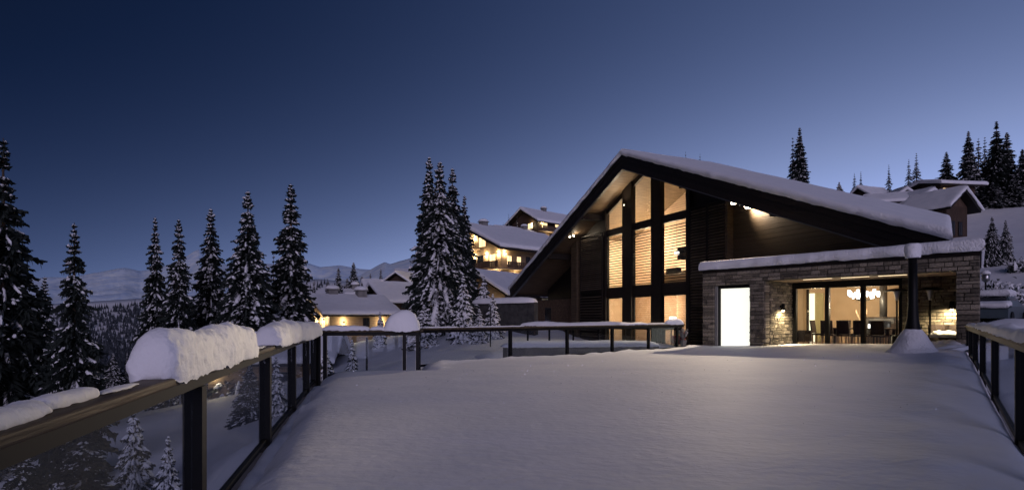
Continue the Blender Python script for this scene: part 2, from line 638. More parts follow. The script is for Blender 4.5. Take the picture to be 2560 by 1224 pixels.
# glinting ice crystals on the terrace snow
def crystals():
    r = np.random.default_rng(21)
    V, F = [], []
    sun = np.array((.10, -.97, .27))
    while len(F) < 260:
        y = r.uniform(2.6, 15)
        x = r.uniform(LEFTX(y) + .7, RIGHTX(y) - .9)
        c = np.array((x, y, ter_z(x, y) + .016))
        v = np.array((0, 0, CAMH)) - c
        v /= np.linalg.norm(v)
        nrm = v + sun + r.normal(size=3) * .35
        nrm /= np.linalg.norm(nrm)
        a = np.cross(nrm, (0, 0, 1.0))
        a /= np.linalg.norm(a)
        b = np.cross(nrm, a)
        s_ = .0009 * y * r.uniform(.5, 1.3)
        i = len(V)
        V += [c - a * s_ * .5, c + b * s_ * .6, c + a * s_ * .5, c - b * s_ * .6]
        F.append((i, i + 1, i + 2, i + 3))
    o = put('ice_crystals', V, F, mat('ice', (.85, .87, .9), (.9, .92, .95), rough=.12, metal=1.0))
    struct(o, 'stuff')
    o['label'] = 'tiny glinting ice crystals scattered over the terrace snow'
    o['category'] = 'ice'


crystals()

# ---------------------------------------------------------------- snow shapes
def snow_lump(name, path, width, height, label, seed=0, n=64, m=22, blunt=8, wob=.22, side=0.0, sag=.25, parent=None, mat_=None, fine=1.0):
    """a lump of snow lying along path (list of 3D points), width/height given as functions of u or numbers"""
    path = np.array(path, float)
    L = np.r_[0, np.cumsum(np.linalg.norm(np.diff(path, axis=0), axis=1))]
    tot = L[-1]
    u = np.linspace(0, 1, n)
    u = .5 - .5 * np.cos(np.pi * u) * (.35 + .65 * np.abs(np.cos(np.pi * u)) ** .3) if n > 20 else u
    V = []
    for k, uu in enumerate(u):
        p = np.array([np.interp(uu * tot, L, path[:, i]) for i in range(3)])
        q = np.array([np.interp(min(uu + .02, 1) * tot, L, path[:, i]) - np.interp(max(uu - .02, 0) * tot, L, path[:, i]) for i in range(3)])
        d = q / np.linalg.norm(q)
        sd = np.array((d[1], -d[0], 0))
        sd /= np.linalg.norm(sd)
        e = max(0., 1 - abs(2 * uu - 1) ** blunt) ** .45
        w = (width(uu) if callable(width) else width) * (.35 + .65 * e)
        h = (height(uu) if callable(height) else height) * e
        for j in range(m):
            t = math.pi * (-.12 + 1.24 * j / (m - 1))
            c, s_ = math.cos(t), math.sin(t)
            x = math.copysign(abs(c) ** .72, c) * w / 2
            z = math.copysign(abs(s_) ** .8, s_) * h
            if s_ < 0:
                z = s_ * h * sag
            V.append(p + sd * (x + side) + np.array((0, 0, z + .004)))
    V = np.array(V)
    sc_ = (width(.5) if callable(width) else width)
    nrm = fbm(V / (sc_ * .9) + seed * 7.7, 4)
    n2 = fbm(V / (sc_ * .9) + seed * 3.1 + 40, 4)
    zb = np.interp(V[:, 0] * 0, [0], [0])
    up = np.clip((V[:, 2] - np.interp(np.repeat(u, m), u, [np.interp(q * tot, L, path[:, 2]) for q in u])) / .05, 0, 1)
    V[:, 2] += nrm * wob * sc_ * .6 * up
    V[:, 0] += n2 * wob * sc_ * .45
    V[:, 1] += nrm * wob * sc_ * .3
    V += (fbm(V / (sc_ * .16) + seed, 3)[:, None] * np.array((.6, .6, .8)) * wob * sc_ * .16 * fine) * (.4 + .6 * up[:, None])
    rag = fbm(V / .06 + seed * 2.2, 4)
    V[:, 2] += rag * .028 * (1 - up) * min(1, sc_ / .3)
    F = grid_faces(n, m)
    f = [tuple(q) for q in F] + [tuple(range(m)), tuple((n - 1) * m + k for k in range(m - 1, -1, -1))]
    f += [((i) * m, (i + 1) * m, (i + 1) * m + m - 1, i * m + m - 1) for i in range(n - 1)]
    o = put(name, V, f, mat_ or SNOW_L, parent, True, None if parent is None else root_off(parent))
    if label:
        tag(o, label, 'snow')
    return o


def snow_slab(name, P00, P10, P11, P01, T, parent, na=60, nb=20, o=.10, seed=0, mat_=None, local=False, amp=.12, edges=(1, 1, 1, 1)):
    """snow blanket over the quad P00-P10-P11-P01, thickness T, rounded rims"""
    P00, P10, P11, P01 = [np.array(p, float) for p in (P00, P10, P11, P01)]
    La, Lb = np.linalg.norm(P10 - P00), np.linalg.norm(P01 - P00)
    rim = [(0.0, 0.0), (-o * .6, .12), (-o, .42), (-o * .8, .70), (-.1 * o, .90), (o * 1.2, .985)]

    def axis(L, n, e0, e1):
        a = ([(d, h) for d, h in rim] if e0 else [(0, 1)])
        b = ([(L - d, h) for d, h in rim[::-1]] if e1 else [(L, 1)])
        x0, x1 = a[-1][0], b[0][0]
        mid = [(x0 + (x1 - x0) * (i + 1) / (n + 1), 1.0) for i in range(n)]
        return a + mid + b
    A = axis(La, na, edges[0], edges[1])
    B = axis(Lb, nb, edges[2], edges[3])
    V = []
    for da, ha in A:
        for db, hb in B:
            a, b = da / La, db / Lb
            p = P00 * (1 - a) * (1 - b) + P10 * a * (1 - b) + P11 * a * b + P01 * (1 - a) * b
            V.append((*p, min(ha, hb)))
    V = np.array(V)
    h = V[:, 3]
    V = V[:, :3]
    nz = fbm(V * .55 + seed * 5.3, 3) * amp + fbm(V * 2.4 + seed, 3) * amp * .35
    z = T * h * (1 + nz * 2)
    V = V.copy()
    V[:, 2] += z
    wob_ = fbm(V * 2.2 + seed + 30, 5) * .06 * np.clip(1.15 - h, 0, 1) * 1.6
    V[:, :2] += wob_[:, None]
    V[:, 2] += fbm(V * 3 + seed + 60, 3) * .05 * (h < .2)
    f = grid_faces(len(A), len(B))
    return put(name, V, f, mat_ or SNOW_R, parent, True, None if (local or parent is None) else root_off(parent))


# ---------------------------------------------------------------- railings
def rail_profile(w, h):
    r = min(w, h) * .3
    pts = []
    for cx, cz, a0 in ((w / 2 - r, h / 2 - r, 0), (-w / 2 + r, h / 2 - r, 90), (-w / 2 + r, -h / 2 + r, 180), (w / 2 - r, -h / 2 + r, 270)):
        for k in range(4):
            t = R(a0 + 30 * k)
            pts.append((cx + r * math.cos(t), cz + r * math.sin(t)))
    return pts


def loft(path, prof):
    path = np.array(path, float)
    V, F = [], []
    n = len(prof)
    for i, p in enumerate(path):
        d = path[min(i + 1, len(path) - 1)] - path[max(i - 1, 0)]
        d /= np.linalg.norm(d)
        sd = np.array((d[1], -d[0], 0))
        sd /= np.linalg.norm(sd)
        for x, z in prof:
            V.append(p + sd * x + np.array((0, 0, z)))
    for i in range(len(path) - 1):
        for k in range(n):
            F.append((i * n + k, i * n + (k + 1) % n, (i + 1) * n + (k + 1) % n, (i + 1) * n + k))
    F.append(tuple(range(n)))
    F.append(tuple((len(path) - 1) * n + k for k in range(n - 1, -1, -1)))
    return V, F


def railing(label, A, B, posts, zu, zbot, pw=.10, wood=.05, ww=.17, base=True, gtop=.06, panes=True):
    """posts = list of fractions along A-B; zu = underside of the steel channel; zbot = foot height (function of point)"""
    A, B = np.array(A, float), np.array(B, float)
    d = (B - A) / np.linalg.norm(B - A)
    sd = np.array((d[1], -d[0]))
    mid = (A + B) / 2
    t = thing('glass_railing', label, 'railing', (mid[0], mid[1], zbot(mid)))
    pa = lambda f, z: np.array((*(A + (B - A) * f), z))
    n = max(2, int(np.linalg.norm(B - A) / .5))
    pth = [pa(f, zu + .08 + wood / 2) for f in np.linspace(0, 1, n)]
    v, f = loft(pth, rail_profile(ww, wood))
    put('handrail', v, f, RAILW, t, False, root_off(t))
    m = MB()
    m.bar(pa(0.002, zu + .04), pa(.998, zu + .04), ww * .45, .076)
    m.build('rail_channel', BLACK, t)
    ps = []
    for q in posts:
        c = A + (B - A) * q
        m = MB()
        z0 = zbot(c) - .35
        # two flat bars with a gap, as a fabricated post
        m.hexa([(*(c + d * a * pw / 2 + sd * b * pw * .55), z) for z in (z0, zu + .002) for a, b in ((-1, -1), (1, -1), (1, 1), (-1, 1))])
        m.build('post', BLACK, t)
    qs = sorted(set([0.0] + list(posts) + [1.0]))
    if panes:
        for a, b in zip(qs[:-1], qs[1:]):
            L = np.linalg.norm(B - A)
            if (b - a) * L < .3:
                continue
            g = (pw / 2 + .015) / L
            p0, p1 = A + (B - A) * (a + g), A + (B - A) * (b - g)
            z00, z01 = zbot(p0) - .02, zbot(p1) - .02
            m = MB()
            m.hexa([(*(p0 - sd * .005), z00), (*(p1 - sd * .005), z01), (*(p1 + sd * .005), z01), (*(p0 + sd * .005), z00),
                    (*(p0 - sd * .005), zu - .01), (*(p1 - sd * .005), zu - .01), (*(p1 + sd * .005), zu - .01), (*(p0 + sd * .005), zu - .01)])
            m.build('glass_panel', RGLASS, t)
            if base:
                m = MB()
                m.bar((*p0, z00 - .02), (*p1, z01 - .02), .05, .06)
                m.build('base_channel', BLACK, t)
    return t


# left railing
LA, LB = (LEFTX(-2.5), -2.5), (LEFTX(12.3), 12.3)
fy_ = lambda y: (y + 2.5) / 14.8
ZUL = .764
railing('long wooden-topped glass railing running up the valley side of the terrace', LA, LB, [fy_(y) for y in (-1.6, 1.1, 3.75, 6.37, 8.65, 10.7, 12.2)], ZUL, lambda c: -.17, pw=.11)
ztop = ZUL + .08 + .05


def lp(y, dx=0, dz=0):
    return (LEFTX(y) + dx, y, ztop + dz)


snow_lump('snow_lump', [lp(3.06, -.03), lp(3.6, -.01), lp(4.5), lp(5.45)], lambda u: .29 - .03 * u + .02 * math.sin(u * 17), lambda u: .285 - .02 * u + .022 * math.sin(u * 13 + 1), 'big block of snow overhanging the nearest handrail', 1, n=150, m=52, blunt=18, wob=.30, sag=.35, fine=1.3)
snow_lump('snow_lump', [lp(6.5, -.01), lp(7.6), lp(8.6)], .40, lambda u: .22 + .05 * math.sin(u * 3.1), 'second snow lump along the handrail, before the terrace corner', 2, n=90, m=34, wob=.34, fine=1.3)
snow_lump('snow_lump', [lp(8.3, .02), lp(10.0, .04), lp(11.6, .05)], .46, lambda u: .24 - .03 * u, 'rounded snow lump bulging over the corner end of the handrail', 3, n=90, m=34, wob=.24, sag=.5, fine=2.0)
snow_lump('snow_lump', [lp(1.2, -.03), lp(1.7, -.03), lp(2.02, -.03)], .15, .05, 'thin broken snow on the handrail at the photo edge', 5, n=50, m=22, wob=.35)
snow_lump('snow_lump', [lp(2.0, -.05), lp(2.2, -.04), lp(2.42, -.04)], .10, .045, 'small loose snow piece beside the thin snow on the handrail', 8, n=40, m=22, wob=.30)
for k_, (a_, b_, w_, lab_) in enumerate(((5.75, 6.35, .09, 'thin dusting of snow between the big block and the second lump'), (2.44, 2.82, .07, 'thin snow dust just before the big snow block'))):
    snow_lump('snow_dusting', [lp(a_, -.02), lp((a_ + b_) / 2, -.01), lp(b_, -.02)], w_, .012, lab_, 90 + k_, n=40, m=14, wob=.3, blunt=2)
# snow banked into the gutter under the left railing
g = []
snow_lump('snow_ridge', [(LEFTX(y) + .14, y, -.33) for y in (-1, 2, 4, 6, 8, 10, 12)], .2, .10, 'low ridge of snow lying along the foot of the valley side railing', 12, n=120, m=12, wob=.3)

# short section across the end of the terrace and its return
railing('short railing section carrying the tall round snow mound', (-4.52, 12.35), (-2.2, 12.72), [.04, .10, .86, .99], .80, lambda c: -.06, pw=.08, gtop=.1)
railing('narrow return of the railing behind the snow mound', (-2.2, 12.85), (-2.5, 14.4), [.5], .80, lambda c: -.06, pw=.08)
railing('long glass railing sloping away towards the big chalet', (-2.5, 14.5), (7.1, 22.35), [(Y - 14.5) / 7.85 for Y in (16.5, 18.05, 19.5, 20.85, 22.05)], .80, lambda c: -.04 + .05 * (c[0] + 2.5) / 9.6, pw=.085)
zc = .80 + .13
snow_lump('snow_mound', [(-2.98, 12.6, zc), (-2.6, 12.66, zc), (-2.18, 12.73, zc)], lambda u: .42, lambda u: .26 + .2 * math.sin(u * 2.6), 'tall rounded mound of snow standing on the railing corner post', 21, n=70, m=36, blunt=4, wob=.20, fine=2.0)
snow_lump('snow_lump', [(-4.35, 12.38, zc), (-3.9, 12.45, zc), (-3.3, 12.54, zc)], .26, .10, 'long low snow cushion on the short railing section', 22, n=46, m=18, wob=.2)
snow_lump('snow_lump', [(-3.3, 12.54, zc), (-3.05, 12.58, zc), (-2.8, 12.62, zc)], .2, .075, 'small snow heap leaning on the foot of the round mound', 23, n=30, m=18, wob=.3)
for k, (a, b, h, lab) in enumerate(((.01, .10, .035, 'thin snow streak on the chalet railing next to its corner'), (.12, .30, .03, 'thin snow strip on the chalet railing before the ramp'), (.66, .80, .085, 'crumbly snow strip on the chalet railing in front of the windows'),
                                (.90, .995, .22, 'peaked snow heap on the last post of the chalet railing'))):
    A_, B_ = np.array((-2.5, 14.5)), np.array((7.1, 22.35))
    q = [(*(A_ + (B_ - A_) * f), zc) for f in np.linspace(a, b, 4)]
    snow_lump('snow_lump', q, .26 if h > .05 else .12, h, lab, 30 + k, n=40, m=18, wob=.25 if h > .2 else .18, blunt=3 if h > .2 else 8)

# ramp rail behind, with its snow cushion and low wall
RA, RB = at(1302, HY, 27)[:2], at(1705, HY, 23.2)[:2]
railing('second railing behind the first, buried under a long snow cushion', RA, RB, [.05, .2, .36, .52, .68, .86], .66, lambda c: -.05, pw=.07, panes=False)
snow_lump('snow_lump', [(*(RA + (RB - RA) * f), .79) for f in np.linspace(0, 1, 6)], .36, lambda u: .19 + .03 * math.sin(u * 14), 'long unbroken snow cushion on the second railing', 41, n=90, m=18, wob=.14)
mw = MB()
WA, WB = at(1262, HY, 19.8)[:2], at(1640, HY, 23.0)[:2]
mw.bar((*WA, -.42), (*WB, -.55), .35, 1.1)
w_o = mw.build('low_wall', CONC)
tag(w_o, 'low concrete wall with a snow cap beside the ramp', 'wall')
snow_lump('snow_lump', [(*(WA + (WB - WA) * f), (.12 - .13 * f)) for f in np.linspace(-.02, 1.02, 6)], .6, .24, 'thick snow cap lying on the low concrete wall', 43, n=70, m=18, wob=.14)
snow_lump('snow_bank', [(*at(1180, HY, 23)[:2], -.9), (*at(1300, HY, 24)[:2], -.75), (*at(1420, HY, 25.0)[:2], -.6), (*at(1700, HY, 25.4)[:2], -.5)], 2.2, .55, 'snow bank between the two railings below the chalet windows', 44, n=70, m=18, wob=.08)

# right railing
railing('glass railing leading from the lower right to the stone annex', (RIGHTX(-1), -1), (RIGHTX(15.75), 15.75), [(Y + 1) / 16.75 for Y in (-.6, 1.8, 4.2, 6.3, 8.9, 11.1, 13.0, 14.6, 15.7)], .86,
        lambda c: float(np.interp(c[1], [2, 6.3, 8.9, 11.1, 13, 15.8], [-.25, -.17, -.02, .14, .22, .3])), pw=.09)
rt = .86 + .13


def rp_(y, dx=0):
    return (RIGHTX(y) + dx, y, rt)


snow_lump('snow_lump', [rp_(5.2, .04), rp_(6.6, .04), rp_(8.2, .03)], .30, lambda u: .12 + .02 * math.sin(8 * u), 'ragged snow heap on the near end of the annex railing', 51, n=60, m=24, wob=.38)
snow_lump('snow_lump', [rp_(8.0, .05), rp_(10.0, .06), rp_(12.2, .05)], .26, .11, 'low ragged snow on the annex railing halfway along', 52, n=60, m=20, wob=.34)
snow_lump('snow_lump', [rp_(12.3, .03), rp_(13.8, .03), rp_(15.3, .03)], .20, .06, 'thin snow on the annex railing against the stone pillar', 53, n=50, m=18, wob=.3)

# ---------------------------------------------------------------- big chalet
TR, TW = 28700 / 1469.3, 31590 / 1469.3        # roof edge plane, wall plane
S0 = -28.07                                    # ridge
ZA, SLOPE, HW = 11.25, .425, 17.75
RD = 7.2
SKEW = RD * .473 / .881
BRD = .86                                      # height of the barge boards


def zroof(s):
    return ZA - SLOPE * abs(s - S0)


def cs(px, t=TW):
    return CF.s_(px, t)


ch = thing('chalet', 'large dark timber chalet with wide snowy gable and glowing louvred windows', 'house', CF.P(S0, TW + 6, -.75))
# roof slopes: structural slab
for sg, nm in ((-1, 'roof'), (1, 'roof')):
    se = S0 + sg * HW
    zb = .42
    poly = [(S0, ZA), (se, zroof(se)), (se, zroof(se) - zb), (S0, ZA - zb)]
    if sg > 0:
        poly = poly[::-1]
    m = MB().prism(poly, CF, TR + .1, TR + RD)
    if sg > 0:                                   # the far end of this slope is cut back towards the ridge
        for q_ in (4, 5, 6, 7):
            a_ = poly[q_ - 4][0]
            if a_ != S0:
                a2 = a_ - SKEW
                m.v[q_] = tuple(CF.P(a2, TR + RD, zroof(a2) - (zb if poly[q_ - 4][1] < zroof(a_) - .01 else 0)))
    rf = m.build(nm, SOFF, ch)
    # barge boards: three planks stepped one behind the other
    for k in range(3):
        z0, z1 = BRD * (1 - (k + 1) / 3) - BRD, BRD * (1 - k / 3) - BRD
        dz = .006
        pl = [(S0, ZA + z0 + dz), (se, zroof(se) + z0 + dz), (se, zroof(se) + z1), (S0, ZA + z1)]
        if sg < 0:
            pl = pl[::-1]
        MB().prism(pl, CF, TR - .02 - .03 * (2 - k), TR + .098 - .002 * k).build('barge_plank', DARKW, rf)
    # metal drip edge under the boards
    pl = [(S0, ZA - BRD - .05), (se, zroof(se) - BRD - .05), (se, zroof(se) - BRD), (S0, ZA - BRD)]
    MB().prism(pl if sg > 0 else pl[::-1], CF, TR - .05, TR + .14).build('drip_edge', GREY, rf)
    # eave fascia at the foot of the slope
    m = MB()
    s1 = se - sg * .12
    if sg < 0:
        m.fbox(CF, se - .002, s1 - .002, TR + .11, TR + RD - .1, zroof(se) - .62, zroof(se) - .425)
        m.build('eave_board', DARKW, rf)
    # snow blanket
    ov = .12
    a0 = (S0, TR - ov)
    P = lambda s, t, dz=0: CF.P(s, t, zroof(s) + dz)
    sx_ = se + sg * .12
    q = [P(S0 - sg * .02, TR - ov, .01), CF.P(sx_, TR - ov, ZA - SLOPE * abs(sx_ - S0) + .01), CF.P(sx_ - (SKEW if sg > 0 else 0), TR + RD, ZA - SLOPE * abs(sx_ - (SKEW if sg > 0 else 0) - S0) + .01), P(S0 - sg * .02, TR + RD, .01)]
    snow_slab('roof_snow', q[0], q[1], q[2], q[3], .36, rf, na=150, nb=40, o=.09, seed=3 + sg, edges=(0, 1, 1, 1), amp=.06)
# purlins under the overhang
for s_p in (S0, S0 - 5.2, S0 - 10.5, S0 + 5.2, S0 + 11):
    zz = zroof(s_p) - .43
    w = .22
    MB().fbox(CF, s_p - w, s_p + w, TR + .15, TW + .3, zz - .42 - (SLOPE * w), zz - SLOPE * w).build('purlin', DARKW, ch)

ZFL, ZM0, ZM1, ZT = -.55, 2.55, 3.2, 7.35       # floor, mid beam, transom
win = [(1520, 1562), (1585, 1634), (1657, 1722)]
s_left, s_right = cs(1450), cs(1822)
# main wall pieces behind / between the windows (openings left free)
zs = lambda s: zroof(s) - .44


def wall_poly(name, s0, s1, z0, m, t0, t1, parent=ch, ztop_=None):
    pts = [(s0, z0), (s1, z0)]
    tops = []
    for s in sorted({s1, s0} | ({S0} if s0 < S0 < s1 else set()), reverse=True):
        tops.append((s, ztop_ if ztop_ is not None else zs(s)))
    return MB().prism((pts + tops)[::-1], CF, t0, t1).build(name, m, parent)


# pillars (dark, standing proud of the glazing)
edges = [1505, 1520, 1562, 1585, 1634, 1657, 1722, 1728]
for a, b in ((1503, 1520), (1562, 1585), (1634, 1657), (1722, 1731)):
    wall_poly('pillar', cs(a), cs(b), ZFL, DARKW, TW - .22, TW + .12)
for (a, b) in win:
    sa, sb = cs(a), cs(b)
    for z0, z1, nm in ((ZM0, ZM1, 'mid_beam'), (ZT - .4, ZT, 'transom')):
        MB().fbox(CF, sa + .003, sb - .003, TW - .14, TW + .1, z0, z1).build(nm, DARKW, ch)
    # window = frame bars + panes for the three storeys
    for z0, z1 in ((ZFL, ZM0), (ZM1, ZT - .4), (ZT, None)):
        wn = None
        fw = .07
        if z1 is None:
            w = wall_poly('window', sa + .01, sb - .01, z0 + .002, GLASS, TW - .01, TW + .01)
            # sloped head bar
            for s0_, s1_ in (((sa, sb),) if not sa < S0 < sb else ((sa, S0), (S0, sb))):
                pl = [(s0_, zs(s0_) - .36), (s1_, zs(s1_) - .36), (s1_, zs(s1_) - .003), (s0_, zs(s0_) - .003)]
                MB().prism(pl[::-1], CF, TW - .1, TW + .06).build('window_head', DARKW, w)
        else:
            w = MB().fbox(CF, sa + .01, sb - .01, TW - .01, TW + .01, z0, z1 - .003).build('window', GLASS, ch)
            mm = MB()
            mm.fbox(CF, sa + .005, sa + fw, TW - .05, TW + .05, z0, z1 - .004)
            mm.fbox(CF, sb - fw, sb - .005, TW - .05, TW + .05, z0, z1 - .004)
            mm.fbox(CF, sa + fw, sb - fw, TW - .05, TW + .05, z1 - fw, z1 - .004)
            mm.build('window_frame', BLACK, w)

# shared unit box for repeated slats, planks and stones
def unit_mesh(name, m, bev=0.0, jit=0.0, seed=0):
    r = random.Random(seed)
    me = bpy.data.meshes.new(name)
    b = bev
    if b:
        v = [(-.5, .5, -.5), (.5, .5, -.5), (.5, .5, .5), (-.5, .5, .5), (-.5, -.5 + .5, -.5), (.5, 0, -.5), (.5, 0, .5), (-.5, 0, .5)]
        v += [(-.5 + b * r.uniform(.5, 1.5), -.5, -.5 + b * r.uniform(.8, 2.2)), (.5 - b * r.uniform(.5, 1.5), -.5 + r.uniform(0, .2), -.5 + b * r.uniform(.8, 2.2)),
              (.5 - b * r.uniform(.5, 1.5), -.5 + r.uniform(0, .25), .5 - b * r.uniform(.8, 2.2)), (-.5 + b * r.uniform(.5, 1.5), -.5 + r.uniform(0, .25), .5 - b * r.uniform(.8, 2.2))]
        f = [(0, 1, 5, 4), (1, 2, 6, 5), (2, 3, 7, 6), (3, 0, 4, 7), (4, 5, 9, 8), (5, 6, 10, 9), (6, 7, 11, 10), (7, 4, 8, 11), (8, 9, 10, 11), (3, 2, 1, 0)]
    else:
        mb = MB().box(-.5, .5, -.5, .5, -.5, .5)
        v, f = mb.v, mb.f
    me.from_pydata(v, [], f)
    me.materials.append(m)
    me.update()
    return me


def piece(name, me, parent, c, rot, scale):
    o = bpy.data.objects.new(name, me)
    COL.objects.link(o)
    o.parent = parent
    o.location = (np.array(c) - root_off(parent)).tolist()
    o.rotation_euler = rot
    o.scale = scale
    return o


SLAT = unit_mesh('slat', DARKW)
SLAT_P = unit_mesh('slat', mat('louvre_wood_lit', (.060, .047, .035), (.125, .098, .072), rough=.5, scale=3, stretch=(1, 1, 10), ang=CF.ang, rnd=.3))  # paler slats: lamplight on the closed louvres put into the wood colour
PLANK = unit_mesh('plank', CLAD)


def shutter(s0, s1, z0, z1, t, pitch=.172, depth=.09, th=.05, tilt=25, me=SLAT):
    p = None
    mm = MB()
    fw = .07
    mm.fbox(CF, s0, s0 + fw, t - .04, t + .05, z0, z1)
    mm.fbox(CF, s1 - fw, s1, t - .04, t + .05, z0, z1)
    mm.fbox(CF, s0 + fw, s1 - fw, t - .04, t + .05, z0, z0 + .06)
    mm.fbox(CF, s0 + fw, s1 - fw, t - .04, t + .05, z1 - .06, z1)
    p = mm.build('shutter', DARKW, ch)
    n = int((z1 - z0 - .16) / pitch)
    for k in range(n):
        z = z0 + .14 + k * pitch
        piece('slat', me, p, CF.P((s0 + s1) / 2, t, z), (R(tilt + random.uniform(-3, 3)), 0, CF.ang), (s1 - s0 - 2 * fw, depth, th))
    return p


for a, b in win:
    shutter(cs(a) + .02, cs(b) - .02, ZM1 + .01, ZT - .41, TW - .085, tilt=8, th=.055, depth=.07)
tsh = TW - .30
shutter(cs(1451, tsh), cs(1506, tsh), ZM1 - .1, ZT - .05, tsh, pitch=.145, th=.03, depth=.13, tilt=40, me=SLAT_P)
shutter(cs(1451, tsh), cs(1506, tsh), ZFL, ZM1 - .16, tsh, pitch=.205, th=.03, depth=.14, tilt=20, me=SLAT_P)
s_m = (cs(1726, tsh) + cs(1816, tsh)) / 2
shutter(cs(1726, tsh), s_m - .02, ZFL, ZT + .0, tsh, pitch=.16, th=.03, depth=.14, tilt=45, me=SLAT_P)
shutter(s_m + .02, cs(1816, tsh), ZFL, ZT + .0, tsh, pitch=.16, th=.03, depth=.14, tilt=45, me=SLAT_P)
# wall behind closed shutters
wall_poly('wall', cs(1450), cs(1503) - .01, ZFL, DARKW, TW + .02, TW + .2)
wall_poly('wall', cs(1731) + .01, cs(1818), ZFL, DARKW, TW + .02, TW + .2)
# corner posts
wall_poly('corner_post', cs(1436), cs(1450) - .01, ZFL, CLAD, TW - .3, TW + .3)
MB().fbox(CF, cs(1816, tsh) + .02, cs(1823, tsh), tsh - .12, TW + .2, ZFL, 7.6).build('corner_post', CLAD, ch)
# plank cladding, right part of the gable
s_c = cs(1824) + .05
wall_poly('wall', s_c, S0 + HW - 1.2, 3.2, DARKW, TW + .05, TW + .3)
z = 3.2
while z < 8.2:
    s_end = min(S0 + HW - 1.4, S0 + (ZA - .46 - (z + .22)) / SLOPE)
    if s_end - s_c < .3:
        break
    piece('plank', PLANK, ch, CF.P((s_c + s_end) / 2, TW + .02 - random.uniform(0, .012), z + .11), (0, 0, CF.ang), (s_end - s_c, .05, .212))
    z += .22
# left part: dark recessed wall over a brown stone base
wall_poly('wall', S0 - HW + 1.0, cs(1436) - .01, 2.7, DARKW, TW + 1.4, TW + 1.6)
sl0, sl1 = CF.s_(1337, TW + .6), CF.s_(1437, TW + .6)
MB().fbox(CF, sl0, sl1, TW + .66, TW + 1.2, ZFL - .3, 2.72).build('stone_base', MORTAR, ch)


def stone_mesh(fr, s0, s1, z0, z1, t, holes, hmin, hmax, wmin, wmax, rr, gap=.012):
    """returns list of (s_center, z_center, w, h)"""
    cuts = sorted({z0, z1} | {h[2] for h in holes if z0 < h[2] < z1} | {h[3] for h in holes if z0 < h[3] < z1})
    out = []
    for c0, c1 in zip(cuts[:-1], cuts[1:]):
        n = max(1, int(round((c1 - c0) / ((hmin + hmax) / 2))))
        hs = np.array([rr.uniform(hmin, hmax) for _ in range(n)])
        hs *= (c1 - c0) / hs.sum()
        z = c0
        for h in hs:
            iv = [(s0, s1)]
            for (a, b, za, zb) in holes:
                if za < z + h - 1e-4 and zb > z + 1e-4:
                    nv = []
                    for (p, q) in iv:
                        if b <= p or a >= q:
                            nv.append((p, q))
                        else:
                            if a > p:
                                nv.append((p, a))
                            if b < q:
                                nv.append((b, q))
                    iv = nv
            for p, q in iv:
                x = p
                while x < q - 1e-3:
                    w = rr.uniform(wmin, wmax) * rr.choice((.55, .8, 1, 1, 1.5))
                    if q - x - w < wmin * .6:
                        w = q - x
                    w = min(w, q - x)
                    if h > hmax * .75 and rr.random() < .35:
                        k = rr.uniform(.4, .6)
                        out.append((x + w / 2, z + h * k / 2, w - gap, h * k - gap))
                        out.append((x + w / 2, z + h * (1 + k) / 2, w - gap, h * (1 - k) - gap))
                    else:
                        out.append((x + w / 2, z + h / 2, w - gap, h - gap))
                    x += w
            z += h
    return out


rr = random.Random(3)
mb = MB()
for (s, z, w, h) in stone_mesh(CF, sl0, sl1, ZFL, 2.7, TW + .6, [(CF.s_(1361, TW + .6), CF.s_(1378, TW + .6), -.2, 2.0)], .09, .16, .25, .7, rr):
    d = rr.uniform(.0, .035)
    mb.fbox(CF, s - w / 2, s + w / 2, TW + .60 - d, TW + .658, z - h / 2, z + h / 2)
o = mb.build('stone_courses', BRICKB, ch)
o['kind'] = 'stuff'
MB().fbox(CF, CF.s_(1361, TW + .6), CF.s_(1378, TW + .6), TW + .63, TW + .655, -.2, 2.0).build('window', PANED, ch)

# rooms behind the big windows
TB = TW + 4.7
sA, sB = cs(1450) + .05, cs(1728) + 3.5
for nm, mt, sq in (('back_wall', PALEW, None),):
    wall_poly('room_wall', sA, sB, ZFL, PALEW, TB, TB + .2)
wall_poly('room_wall', sA, sA + .15, ZFL, BEIGE, TW + .35, TB - .01)
wall_poly('room_wall', sB - .15, sB, ZFL, BEIGE, TW + .35, TB - .01)
MB().fbox(CF, sA + .16, sB - .16, TW + .25, TB - .01, ZM0 + .2, ZM1 - .1).build('upper_floor', BEIGE, ch)
MB().fbox(CF, sA + .16, sB - .16, TW + .25, TB - .01, ZFL - .2, ZFL).build('ground_floor', FLOORW, ch)
# partition in the lower room (beige) and furniture
MB().fbox(CF, cs(1690, TW + 3), cs(1690, TW + 3) + .15, TW + 3, TB - .02, ZFL + .005, ZM0 + .19).build('partition', PALEW, ch)
MB().fbox(CF, sA + .17, cs(1560, TB) + .5, TB - .12, TB - .02, ZFL + .005, ZM0 + .19).build('partition', BEIGE, ch)
warm = (1.0, .74, .48)
for px, t, z, wv in ((1556, 2.6, 5.6, 380), (1612, 3.0, 6.4, 900), (1690, 3.0, 5.2, 800), (1556, 2.4, 1.7, 170), (1615, 2.6, 1.7, 360), (1690, 2.2, 1.7, 330)):
    lamp('room_lamp', CF.P(CF.s_(px, TW + t), TW + t, z), wv, warm, ch, radius=.18)

# table lamp, sofa, pendant and kitchen seen through the glass: things of their own
def table_lamp(px, t, z, label):
    p = CF.P(CF.s_(px, t), t, z)
    o = thing('table_lamp', label, 'lamp', p)
    MB().lathe(p, [(.09, 0), (.09, .02), (.02, .04), (.02, .42)], 12).build('stand', BLACK, o)
    MB().lathe(p + np.array((0, 0, .36)), [(.24, 0), (.20, .36)], 20).build('lamp_shade', WHITEB, o, True)
    m = MB()
    return o


